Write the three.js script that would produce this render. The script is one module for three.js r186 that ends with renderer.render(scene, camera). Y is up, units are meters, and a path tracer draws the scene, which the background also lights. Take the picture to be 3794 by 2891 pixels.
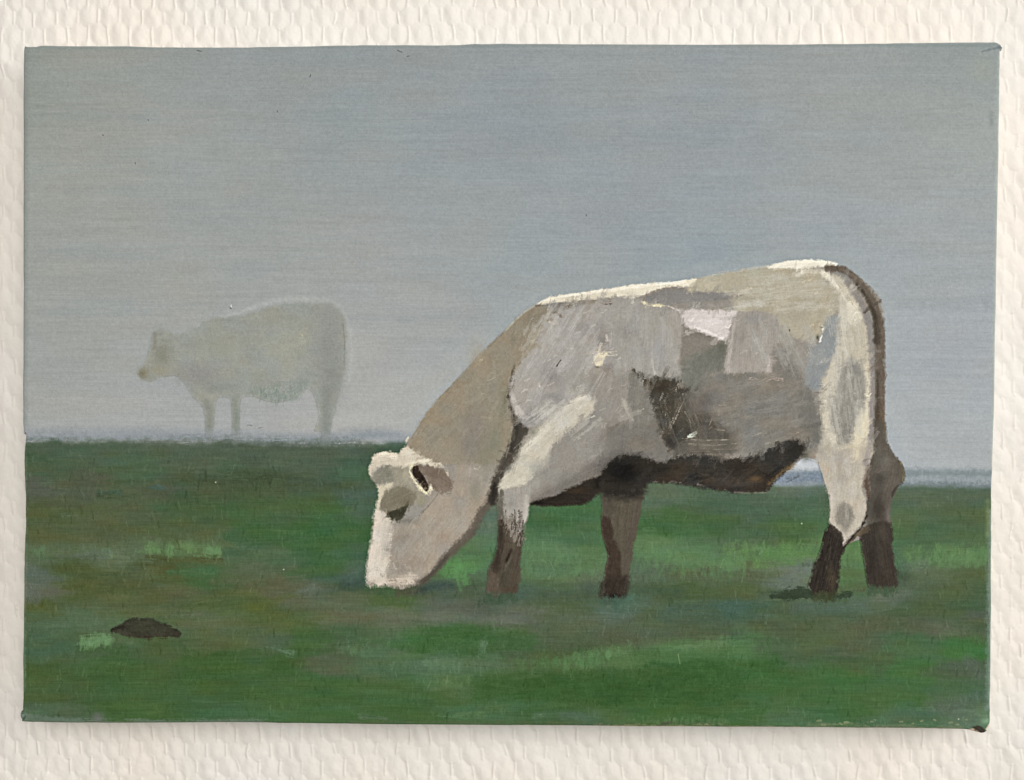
import * as THREE from 'three';
import { RectAreaLightUniformsLib } from 'three/addons/lights/RectAreaLightUniformsLib.js';
import { mergeGeometries } from 'three/addons/utils/BufferGeometryUtils.js';

// ---------------------------------------------------------------- camera, light, exposure
RectAreaLightUniformsLib.init();
const scene = new THREE.Scene();
scene.background = new THREE.Color(0x000000);
const camera = new THREE.PerspectiveCamera(44, 1024 / 780, 0.01, 20);
camera.position.set(0.005977, 0.002995, 0.297507);
camera.rotation.set(-0.013482, 0.013724, 0.003629);
const renderer = new THREE.WebGLRenderer({ antialias: true });
renderer.setSize(1024, 780);
renderer.toneMapping = THREE.LinearToneMapping;
renderer.toneMappingExposure = 1;
renderer.shadowMap.enabled = true;

// soft daylight of a window high on the right, and the paler light of the room from the left
function areaLight(color, intensity, w, h, from, at) {
  const l = new THREE.RectAreaLight(color, intensity, w, h);
  l.position.set(...from); l.lookAt(...at); scene.add(l);
  return l;
}
areaLight(new THREE.Color().setRGB(1.0, 0.998, 0.99), 5.4, 1.2, 1.4, [2.2, 0.75, 1.1], [0, 0, 0]);
areaLight(new THREE.Color().setRGB(1.0, 0.998, 0.99), 3.2, 2.4, 2.0, [0.2, 0.5, 2.0], [0, 0, 0]);

// ---------------------------------------------------------------- noise
let seed = 90210;
const rnd = () => { seed = (seed + 0x6D2B79F5) | 0; let t = Math.imul(seed ^ (seed >>> 15), 1 | seed); t = (t + Math.imul(t ^ (t >>> 7), 61 | t)) ^ t; return ((t ^ (t >>> 14)) >>> 0) / 4294967296; };
const hash = (x, y) => { let h = Math.imul(x, 374761393) + Math.imul(y, 668265263) | 0; h = Math.imul(h ^ (h >>> 13), 1274126177); return ((h ^ (h >>> 16)) >>> 0) / 2147483648 - 1; };
function noise(x, y) {
  const i = Math.floor(x), j = Math.floor(y); let u = x - i, v = y - j;
  u = u * u * (3 - 2 * u); v = v * v * (3 - 2 * v);
  const a = hash(i, j), b = hash(i + 1, j), c = hash(i, j + 1), d = hash(i + 1, j + 1);
  return a + (b - a) * u + (c - a) * v + (a - b - c + d) * u * v;
}
const sstep = (a, b, x) => { const t = Math.min(1, Math.max(0, (x - a) / (b - a))); return t * t * (3 - 2 * t); };
const mix = (a, b, t) => a + (b - a) * t;

// ---------------------------------------------------------------- the paint on the canvas
// The picture is drawn in sheet units (3794 to the width of the wall patch in view); plane() gives metres on the canvas.
const plane = ([x, y]) => {
  const w = 3.8571294e-6 * x - 3.7620852e-6 * y + 1;
  return [(8.3341502e-5 * x + 2.7987274e-7 * y - 0.156606665) / w, (2.9849267e-7 * x - 8.3330045e-5 * y + 0.118868757) / w];
};
const CW = 0.305, CH = 0.215, TW = 2048, TH = 1444, TEX = CW / TW, PX = 0.5595;   // texels per sheet unit
const texel = (p) => { const q = plane(p); return [(q[0] + CW / 2) / TEX, (CH / 2 - q[1]) / TEX]; };
const N = TW * TH, R = new Float32Array(N), G = new Float32Array(N), B = new Float32Array(N), Z = new Float32Array(N);
// a view is a corner and a magnification in which outlines are written down
const view = (x0, y0, s) => ({ s, to: ([x, y]) => [x0 + x / s, y0 + y / s] });
const F = view(0, 0, 0.58118), V1 = view(1300, 950, 2.205), V2 = view(2300, 900, 2.205), V3 = view(1250, 1500, 2.205), V4 = view(2150, 1550, 2.205), V5 = view(2750, 1500, 2.205), V6 = view(450, 1000, 2.205), V7 = view(0, 1500, 1.5743), V8 = view(1300, 2050, 1.575), NV = view(0, 0, 1);

function smoothLine(p, closed, n = 4) {
  const out = [], L = p.length, at = (i) => closed ? p[(i + L) % L] : p[Math.min(L - 1, Math.max(0, i))];
  for (let i = 0; i < (closed ? L : L - 1); i++) {
    const a = at(i - 1), b = at(i), c = at(i + 1), d = at(i + 2);
    for (let k = 0; k < n; k++) {
      const t = k / n, f = (j) => 0.5 * (2 * b[j] + (c[j] - a[j]) * t * 0.8 + (2 * a[j] - 5 * b[j] + 4 * c[j] - d[j]) * t * t * 0.8 + (3 * b[j] - a[j] - 3 * c[j] + d[j]) * t * t * t * 0.8 + 0.4 * (c[j] - b[j]) * t * 0);
      // centripetal-ish blend between the straight and the curved line keeps corners crisp
      const s = [b[0] + (c[0] - b[0]) * t, b[1] + (c[1] - b[1]) * t];
      const cr = (j) => 0.5 * (2 * b[j] + (c[j] - a[j]) * t + (2 * a[j] - 5 * b[j] + 4 * c[j] - d[j]) * t * t + (3 * b[j] - a[j] - 3 * c[j] + d[j]) * t * t * t);
      out.push([mix(s[0], cr(0), 0.75), mix(s[1], cr(1), 0.75)]);
    }
  }
  if (!closed) out.push(p[L - 1]);
  return out;
}
let tone = (c) => c;                                                            // the palette in use: a shift common to the layers that follow
// lays one layer of paint: cover(x, y) is how far inside the layer a texel lies (in texels)
function lay(x0, y0, x1, y1, cover, dab, o) {
  const color = o.plain ? dab : tone(dab);
  const { a = 1, dry = 0, dir = 0, vary = 3, streak = 4, h = 0.25, len = 26, tint = 0, grow = 0 } = o, soft = (o.soft ?? 1.5) * 1.1, rough = (o.rough ?? 2) * 0.9;
  const ca = Math.cos(dir * Math.PI / 180), sa = -Math.sin(dir * Math.PI / 180), sd = Math.floor(rnd() * 1000);
  const T = 12, pad = soft + rough * 1.6 + T * 0.71;
  x0 = Math.max(0, Math.floor(x0 - pad)); y0 = Math.max(0, Math.floor(y0 - pad)); x1 = Math.min(TW, Math.ceil(x1 + pad)); y1 = Math.min(TH, Math.ceil(y1 + pad));
  for (let ty = y0; ty < y1; ty += T) for (let tx = x0; tx < x1; tx += T) {
    const dc = cover(tx + T / 2, ty + T / 2, true);
    if (dc < -pad - T) continue;
    const full = dc > pad + T && !o.profile;
    for (let y = ty; y < Math.min(y1, ty + T); y++) for (let x = tx; x < Math.min(x1, tx + T); x++) {
      let al = a;
      const u = (x * ca + y * sa), v = (-x * sa + y * ca);
      const st = noise(u / len + sd, v / 2.1 - sd) * 0.6 + noise(u / (len * 2.4) - sd, v / 5.5 + sd) * 0.4;
      if (!full) {
        let d = cover(x, y, false) + grow;
        if (rough) d += rough * (noise(x / 7 + sd, y / 7) * 0.65 + noise(x / 2.6, y / 2.6 + sd) * 0.45 + st * 0.5);
        al *= o.profile ? o.profile(d) : sstep(-soft, soft, d);
        if (al < 0.004) continue;
      }
      if (dry) al *= sstep(dry * 1.25 - 0.75, dry * 1.25 - 0.2, st * 0.75 + noise(x / 1.7 + 9, y / 1.7 + sd) * 0.35 + noise(x / 9, y / 9 - sd) * 0.25 + 0.1);
      const i = y * TW + x, n = vary * noise(x / 23 + sd, y / 17) + vary * 0.7 * noise(x / 8, y / 7 + sd) + vary * 0.9 * noise(x / 3.6 + sd, y / 3.1) + vary * 0.6 * noise(x / 1.8 + sd, y / 5) + 0.85 * streak * st, tn = tint * noise(x / 30 - sd, y / 24 + sd);
      R[i] = mix(R[i], color[0] + n + tn, al); G[i] = mix(G[i], color[1] + n, al); B[i] = mix(B[i], color[2] + n * 0.95 - tn, al);
      Z[i] = mix(Z[i], h * (0.7 + 0.45 * st), al * 0.85);
    }
  }
}
const box = (q, w = 0) => { let a = 1e9, b = 1e9, c = -1e9, d = -1e9; for (const [x, y] of q) { a = Math.min(a, x); b = Math.min(b, y); c = Math.max(c, x); d = Math.max(d, y); } return [a - w, b - w, c + w, d + w]; };
function polyTexels(q, color, o = {}) {
  const L = q.length;
  lay(...box(q), (x, y) => {
    let m = 1e12, inside = false;
    for (let i = 0, j = L - 1; i < L; j = i++) {
      const ax = q[j][0], ay = q[j][1], bx = q[i][0] - ax, by = q[i][1] - ay, px = x - ax, py = y - ay;
      let t = (px * bx + py * by) / (bx * bx + by * by + 1e-9); t = t < 0 ? 0 : t > 1 ? 1 : t;
      const dx = px - t * bx, dy = py - t * by, dd = dx * dx + dy * dy;
      if (dd < m) m = dd;
      if ((q[i][1] > y) !== (ay > y) && x < (bx) * (y - ay) / by + ax) inside = !inside;
    }
    m = Math.sqrt(m);
    return inside ? m : -m;
  }, color, o);
}
const poly = (v, color, pts, o = {}) => polyTexels(smoothLine(pts.map((p) => texel(v.to(p))), true, o.n ?? 4), color, o);
function stroke(v, color, w, pts, o = {}) {
  const q = v.raw ? pts : smoothLine(pts.map((p) => texel(v.to(p))), false, 4), L = q.length, k = v.raw ? 0.5 : PX / v.s / 2, w0 = (w[0] ?? w) * k, w1 = (w[1] ?? w[0] ?? w) * k, wm = (w[2] !== undefined ? w[2] * k : Math.max(w0, w1));
  const width = (t) => w[2] !== undefined ? (t < 0.5 ? mix(w0, wm, t * 2) : mix(wm, w1, t * 2 - 1)) : mix(w0, w1, t);
  const dx = q[L - 1][0] - q[0][0], dy = q[L - 1][1] - q[0][1];
  lay(...box(q, wm), (x, y) => {
    let best = -1e9;
    for (let i = 1; i < L; i++) {
      const ax = q[i - 1][0], ay = q[i - 1][1], bx = q[i][0] - ax, by = q[i][1] - ay, px = x - ax, py = y - ay;
      let t = (px * bx + py * by) / (bx * bx + by * by + 1e-9); t = t < 0 ? 0 : t > 1 ? 1 : t;
      const d = width((i - 1 + t) / (L - 1)) - Math.hypot(px - t * bx, py - t * by);
      if (d > best) best = d;
    }
    return best;
  }, color, { dir: -Math.atan2(dy, dx) * 180 / Math.PI, h: 0.4, ...o });
}
function blob(v, color, x, y, rx, ry, a = 0.6, o = {}) {
  const [cx, cy] = texel(v.to([x, y])), k = PX / v.s; rx *= k; ry *= k;
  lay(cx - rx * 1.5, cy - ry * 1.5, cx + rx * 1.5, cy + ry * 1.5, (px, py, tile) => tile ? 0 : -Math.hypot((px - cx) / rx, (py - cy) / ry),
    color, { rough: 0.12, vary: 2, streak: 3, h: 0.25, ...o, a, profile: (d) => Math.exp(-2.2 * d * d) * sstep(-1.7, -1.2, d) });
}
// upright dabs of a small brush, as for tufts of grass
function tufts(v, color, x0, y0, x1, y1, hgt, n, o = {}) {
  for (let i = 0; i < n * 2.4; i++) {
    const t = rnd(), x = mix(x0, x1, t) + (rnd() - 0.5) * 10, y = mix(y0, y1, t) + (rnd() - 0.5) * hgt * 0.9, hh = hgt * (0.2 + 0.6 * rnd() * rnd()), c = (rnd() - 0.5) * 14, lean = (rnd() - 0.5) * hh * 0.9;
    stroke(v, [color[0] + c, color[1] + c, color[2] + c], [3 + 7 * rnd(), 9 + 16 * rnd()].map((q) => q * v.s), [[x + lean, y - hh / 2], [x, y + hh / 2]], { a: (o.a ?? 0.55) * (0.35 + 0.55 * rnd()), soft: 2, rough: 2.5, vary: 3, streak: 3, h: 0.35, dry: o.dry ?? 0.3 });
  }
}
// many short loaded-brush dabs that take up the colour they start on, breaking hard borders as a painter's brush does
const RAW = { raw: true, s: 1 };
function dabs(n, region, inside, dir, { len = [16, 34], wid = [4, 9], a = 0.55, jit = 7, dry = 0.3, pull = 6 } = {}) {
  for (let k = 0; k < n; k++) {
    const x = mix(region[0], region[2], rnd()), y = mix(region[1], region[3], rnd()), t = dir(x, y) * Math.PI / 180, l = mix(...len, rnd()) / 2, dx = Math.cos(t) * l, dy = -Math.sin(t) * l, j = (rnd() - 0.5) * 2 * jit, px = x + (rnd() - 0.5) * pull, py = y + (rnd() - 0.5) * pull, w = mix(...wid, rnd());
    if (!inside(x, y) || !inside(x + dx, y + dy) || !inside(x - dx, y - dy) || !inside(px, py)) continue;
    const i = Math.round(py) * TW + Math.round(px);
    stroke(RAW, [R[i] + j, G[i] + j, B[i] + j], w, [[x - dx, y - dy], [x + (rnd() - 0.5) * 3, y + (rnd() - 0.5) * 3], [x + dx, y + dy]], { plain: true, a: a * (0.5 + 0.5 * rnd()), soft: 1.2, rough: 2, vary: 2, streak: 4, dry, h: 0.3 + 0.5 * rnd() });
  }
}
function fillMask(q) {                                                          // the texels inside an outline, by rows
  const m = new Uint8Array(N), L = q.length;
  for (let y = 0; y < TH; y++) {
    const c = [];
    for (let i = 0, j = L - 1; i < L; j = i++) if ((q[i][1] > y) !== (q[j][1] > y)) c.push((q[j][0] - q[i][0]) * (y - q[i][1]) / (q[j][1] - q[i][1]) + q[i][0]);
    c.sort((a, b) => a - b);
    for (let k = 0; k + 1 < c.length; k += 2) m.fill(1, y * TW + Math.max(0, Math.ceil(c[k])), y * TW + Math.min(TW - 1, Math.floor(c[k + 1])) + 1);
  }
  return (x, y) => x > 0 && y > 0 && x < TW && y < TH && m[Math.round(y) * TW + Math.round(x)] === 1;
}
// a field of colours blended between sample dabs of paint: [x, y, r, g, b]
function field(samples, region, { power = 2, eps = 30, sx = 1, sy = 1, warp = [0, 0, 60, 30], step = 4 }) {
  const S = samples.map(([x, y, ...c]) => [...texel(F.to([x, y])), ...c]), k = PX / F.s;
  const cw = Math.ceil(TW / step) + 2, ch = Math.ceil(TH / step) + 2, c = new Float32Array(cw * ch * 3);
  for (let j = 0; j < ch; j++) for (let i = 0; i < cw; i++) {
    let x = i * step, y = j * step;
    const wx = warp[0] * (noise(x / warp[2], y / warp[3]) + 0.5 * noise(x / warp[2] * 2.7 + 7, y / warp[3] * 2.3)), wy = warp[1] * (noise(x / warp[2] + 31, y / warp[3] + 5) + 0.5 * noise(x / warp[2] * 3 + 3, y / warp[3] * 2.6 + 8));
    let w = 0, r = 0, g = 0, b = 0;
    for (const s of S) {
      const dx = (x + wx - s[0]) / (k * sx), dy = (y + wy - s[1]) / (k * sy), q = 1 / Math.pow(dx * dx + dy * dy + eps * eps, power);
      w += q; r += q * s[2]; g += q * s[3]; b += q * s[4];
    }
    const o = (j * cw + i) * 3; c[o] = r / w; c[o + 1] = g / w; c[o + 2] = b / w;
  }
  for (let y = 0; y < TH; y++) for (let x = 0; x < TW; x++) {
    const m = region(x, y); if (m <= 0) continue;
    const fx = x / step, fy = y / step, i0 = fx | 0, j0 = fy | 0, u = fx - i0, w = fy - j0, o = (j0 * cw + i0) * 3, e = o + cw * 3, k2 = y * TW + x;
    const f = (n) => mix(mix(c[o + n], c[o + 3 + n], u), mix(c[e + n], c[e + 3 + n], u), w);
    R[k2] = mix(R[k2], f(0), m); G[k2] = mix(G[k2], f(1), m); B[k2] = mix(B[k2], f(2), m); Z[k2] = mix(Z[k2], 0.2, m);
  }
}

// ---- sky
field([[60, 110, 150, 155, 146], [70, 200, 156, 161, 150], [200, 200, 162, 164, 156], [500, 150, 156, 161, 159], [900, 150, 154, 160, 160], [1300, 150, 156, 162, 162], [1700, 150, 157, 162, 161], [2100, 130, 152, 160, 157], [2130, 300, 163, 169, 165],
  [100, 400, 162, 165, 156], [400, 300, 161, 165, 161], [700, 300, 150, 160, 163], [1100, 260, 148, 158, 164], [1500, 300, 152, 160, 164], [1900, 300, 160, 164, 160], [600, 420, 160, 164, 160], [1000, 500, 156, 163, 164], [1400, 480, 151, 159, 165], [1800, 480, 157, 164, 168], [2100, 500, 161, 166, 167],
  [100, 600, 160, 162, 156], [300, 600, 163, 164, 158], [800, 560, 163, 165, 163], [1100, 580, 152, 162, 165], [1500, 550, 148, 160, 166], [900, 700, 164, 164, 160], [800, 800, 170, 169, 165], [850, 880, 175, 175, 171], [150, 800, 160, 162, 157], [200, 880, 168, 168, 164], [1950, 650, 164, 169, 173], [2080, 700, 163, 168, 173], [2000, 900, 166, 170, 173], [2100, 970, 168, 172, 174], [650, 850, 170, 169, 166], [300, 880, 168, 169, 166], [1100, 640, 156, 163, 166]],
  () => 1, { power: 1.6, eps: 70, sx: 1.25, warp: [30, 14, 160, 50] });
for (let y = 0; y < TH; y++) for (let x = 0; x < TW; x++) {          // level strokes of a wide brush
  const i = y * TW + x, n = 1.3 * noise(x / 90, y / 3.2) + 1.8 * noise(x / 210, y / 8) + 1.8 * noise(x / 60, y / 34) + 2 * noise(x / 26, y / 2.4), t = 1.4 * noise(x / 120 + 40, y / 40), L = (R[i] + G[i] + B[i]) / 3;
  R[i] = mix(R[i], L - 2.5, 0.3); G[i] = mix(G[i], L + 1.5, 0.3); B[i] = mix(B[i], L + 1, 0.3);
  R[i] += 3; G[i] += 3; B[i] += 3;
  R[i] += n + t; G[i] += n; B[i] += n - t; Z[i] += 0.08 * noise(x / 80, y / 2.6);
}
for (let k = 0; k < 150; k++) { const x = 60 + rnd() * 1950, y = 110 + rnd() * 600, c = (rnd() - 0.5) * 11, t = (rnd() - 0.5) * 5; stroke(F, [157 + c + t, 163 + c, 163 + c - t], 10 + rnd() * 26, [[x, y], [x + 60 + rnd() * 260, y + (rnd() - 0.5) * 16]], { a: 0.26, soft: 5, rough: 4, dry: 0.4, vary: 1.5, streak: 3, h: 0.22 }); }
// fine specks of dust and grit in the paint
for (const [x, y, dx, dy] of [[318, 257, 1, 2], [668, 160, -1, 5], [220, 290, 2, 1], [424, 108, 9, 2], [856, 108, 9, 4], [1262, 462, 0, 3], [876, 121, 5, -1], [290, 350, 1, 2], [596, 238, 1, 3]]) stroke(F, [112, 116, 114], 2.4, [[x, y], [x + dx, y + dy]], { soft: 0.7, rough: 0.4, a: 0.75 });
blob(F, [150, 158, 166], 1880, 300, 120, 60, 0.3); blob(F, [163, 168, 164], 1930, 210, 170, 30, 0.4); blob(F, [151, 152, 150], 800, 470, 110, 12, 0.35);
// paler, thinner paint along the right-hand turn of the canvas, and a darker strip down the left
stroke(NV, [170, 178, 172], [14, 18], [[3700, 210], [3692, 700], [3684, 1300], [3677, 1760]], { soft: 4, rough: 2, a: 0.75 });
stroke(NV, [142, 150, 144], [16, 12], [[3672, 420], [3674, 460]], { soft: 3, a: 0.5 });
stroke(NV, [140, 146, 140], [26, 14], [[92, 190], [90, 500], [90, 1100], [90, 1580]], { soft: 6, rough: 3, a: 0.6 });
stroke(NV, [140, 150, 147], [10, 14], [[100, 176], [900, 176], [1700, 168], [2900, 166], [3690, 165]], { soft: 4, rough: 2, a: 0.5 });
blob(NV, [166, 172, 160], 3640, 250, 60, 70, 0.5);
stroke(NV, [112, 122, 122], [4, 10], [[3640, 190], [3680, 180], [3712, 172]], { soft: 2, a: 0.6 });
// glow round the near cow's back, brushed in afterwards
stroke(F, [166, 172, 171], 26, [[900, 905], [1010, 780], [1110, 670], [1180, 630], [1400, 600], [1600, 566], [1740, 545], [1850, 575], [1905, 650], [1915, 800], [1920, 920]], { a: 0.45, soft: 7, rough: 3, h: 0.3 });
stroke(F, [176, 178, 174], 46, [[890, 900], [960, 800], [1040, 720]], { a: 0.35, soft: 12 }); stroke(F, [176, 180, 181], 40, [[1930, 880], [1960, 960], [1990, 1000], [2060, 1005]], { a: 0.35, soft: 10 });
stroke(F, [178, 178, 175], 30, [[700, 905], [800, 900], [900, 890]], { a: 0.5, soft: 10 }); stroke(F, [176, 175, 171], 26, [[740, 880], [850, 850], [980, 800]], { a: 0.35, soft: 8 });

// ---- the cow in the mist
const farCow = [[130, 830], [160, 790], [200, 740], [220, 680], [240, 600], [250, 540], [280, 500], [330, 485], [400, 512], [420, 530], [520, 510], [600, 470], [700, 410], [850, 385], [1000, 370], [1200, 305], [1400, 275], [1600, 270], [1720, 282], [1790, 350], [1830, 450], [1832, 600], [1825, 800], [1800, 900], [1770, 1000], [1750, 1130], [1720, 1230], [1700, 1330], [1706, 1400], [1636, 1400], [1636, 1320], [1580, 1320], [1610, 1200], [1600, 1100], [1560, 1000], [1500, 965], [1430, 1035], [1300, 1080], [1200, 1075], [1080, 1035], [980, 1045], [965, 1150], [960, 1320], [965, 1390], [908, 1390], [905, 1200], [888, 1050], [790, 1045], [760, 1150], [740, 1350], [690, 1370], [685, 1200], [660, 1110], [580, 1030], [510, 920], [440, 862], [360, 872], [300, 880], [240, 912], [170, 888]];
stroke(V6, [182, 185, 180], [30, 22], [[620, 470], [800, 400], [960, 345], [1200, 265], [1460, 235], [1620, 240], [1730, 270], [1810, 350], [1860, 480], [1880, 700], [1860, 900]], { a: 0.6, soft: 6, rough: 3 });
stroke(V6, [162, 168, 165], [30, 30], [[150, 800], [210, 680], [240, 540], [320, 470], [420, 500], [560, 480]], { a: 0.5, soft: 8 });
poly(V6, [155, 157, 148], farCow, { soft: 5, rough: 3, a: 0.9, streak: 4, h: 0.22, tint: 3 });
blob(V6, [166, 167, 151], 1330, 640, 260, 180, 0.7, { dry: 0.2 }); blob(V6, [157, 158, 145], 800, 620, 300, 150, 0.7); blob(V6, [156, 155, 143], 1350, 400, 420, 90, 0.5);
blob(V6, [146, 146, 142], 1690, 620, 150, 380, 0.85); blob(V6, [140, 142, 136], 1720, 900, 120, 260, 0.7); blob(V6, [146, 144, 140], 620, 850, 260, 120, 0.8); blob(V6, [141, 144, 136], 800, 960, 260, 80, 0.7); blob(V6, [150, 154, 143], 1100, 870, 200, 60, 0.6);
poly(V6, [128, 141, 131], [[1030, 990], [1150, 950], [1300, 940], [1450, 900], [1520, 920], [1480, 1000], [1380, 1060], [1250, 1090], [1150, 1050]], { soft: 10, rough: 8, a: 0.5, dry: 0.35, dir: 80, len: 5, streak: 8 });
for (let k = 0; k < 40; k++) { const x = 1080 + rnd() * 420, y = 940 + rnd() * 130; stroke(V6, rnd() < 0.5 ? [164, 172, 160] : [122, 137, 127], 7, [[x, y], [x - 4, y + 18]], { a: 0.5, soft: 1.2, rough: 1 }); }
blob(V6, [138, 138, 124], 330, 690, 100, 150, 0.9); blob(V6, [138, 132, 108], 180, 845, 60, 60, 0.9); blob(V6, [124, 120, 102], 158, 850, 26, 36, 0.6); blob(V6, [152, 148, 126], 300, 820, 100, 50, 0.6); stroke(V6, [134, 130, 116], 22, [[268, 520], [272, 600], [262, 640]], { a: 0.5, soft: 6 });
stroke(V6, [134, 138, 129], 60, [[700, 1080], [715, 1200], [712, 1340]], { a: 0.55, soft: 6 }); stroke(V6, [133, 139, 128], 50, [[925, 1060], [935, 1200], [932, 1350]], { a: 0.6, soft: 6 }); stroke(V6, [132, 136, 129], 70, [[1670, 1000], [1675, 1200], [1664, 1380]], { a: 0.6, soft: 7 }); stroke(V6, [132, 132, 124], 5, [[1808, 450], [1822, 600], [1818, 780]], { a: 0.6, soft: 1.5 });
stroke(V6, [196, 192, 168], 10, [[1470, 530], [1490, 560], [1500, 590]], { a: 0.7, dry: 0.4 }); blob(V6, [184, 182, 160], 1480, 550, 60, 60, 0.5, { dry: 0.45 }); stroke(V6, [205, 205, 198], 8, [[892, 290], [894, 310]], { soft: 1 }); stroke(V6, [96, 96, 92], 6, [[878, 306], [892, 312]], { soft: 1 }); stroke(V6, [125, 125, 122], 8, [[1030, 1270], [1060, 1268]], { soft: 1.5, a: 0.5 }); stroke(V6, [120, 122, 118], 8, [[1120, 1292], [1150, 1285]], { soft: 1.5, a: 0.5 });

// ---- far hills and meadow
const SOD = [72, 91, 57];
const horizon = [[82, 1640], [200, 1638], [450, 1641], [620, 1645], [800, 1640], [950, 1648], [1100, 1655], [1250, 1652], [1400, 1645], [1500, 1640], [1700, 1660], [2200, 1740], [2600, 1790], [2900, 1800], [3350, 1800], [3500, 1806], [3760, 1812]];
stroke(NV, [151, 156, 159], 46, [[80, 1612], [300, 1608], [620, 1610], [900, 1620], [1200, 1626], [1300, 1616], [1400, 1612], [1560, 1640]], { soft: 11, rough: 4, a: 0.85, vary: 3 });
stroke(NV, [138, 147, 153], 22, [[80, 1626], [450, 1624], [700, 1626], [1000, 1634], [1240, 1634], [1380, 1610], [1470, 1612]], { soft: 9, rough: 4, a: 0.55, vary: 3 });
stroke(NV, [142, 151, 154], [70, 84], [[2850, 1780], [3000, 1780], [3350, 1775], [3550, 1778], [3700, 1782]], { soft: 8, rough: 6, a: 0.85, vary: 5 });
stroke(NV, [122, 133, 134], 22, [[3330, 1752], [3500, 1754], [3680, 1756]], { soft: 6, rough: 5, a: 0.6 }); stroke(NV, [108, 120, 120], 30, [[3330, 1806], [3500, 1803], [3680, 1808]], { soft: 6, rough: 6, a: 0.75 });
stroke(NV, [196, 199, 202], 40, [[2930, 1722], [3040, 1724]], { soft: 8, rough: 4, a: 0.85 }); stroke(NV, [122, 134, 146], 40, [[2860, 1772], [3050, 1766]], { soft: 8, rough: 6, a: 0.85, vary: 8 });
const HZ = horizon.map((p) => texel(p)), hzAt = (x) => { let i = 1; while (i < HZ.length - 1 && HZ[i][0] < x) i++; const a = HZ[i - 1], b = HZ[i]; return mix(a[1], b[1], Math.min(1, Math.max(0, (x - a[0]) / (b[0] - a[0])))); };
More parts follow.
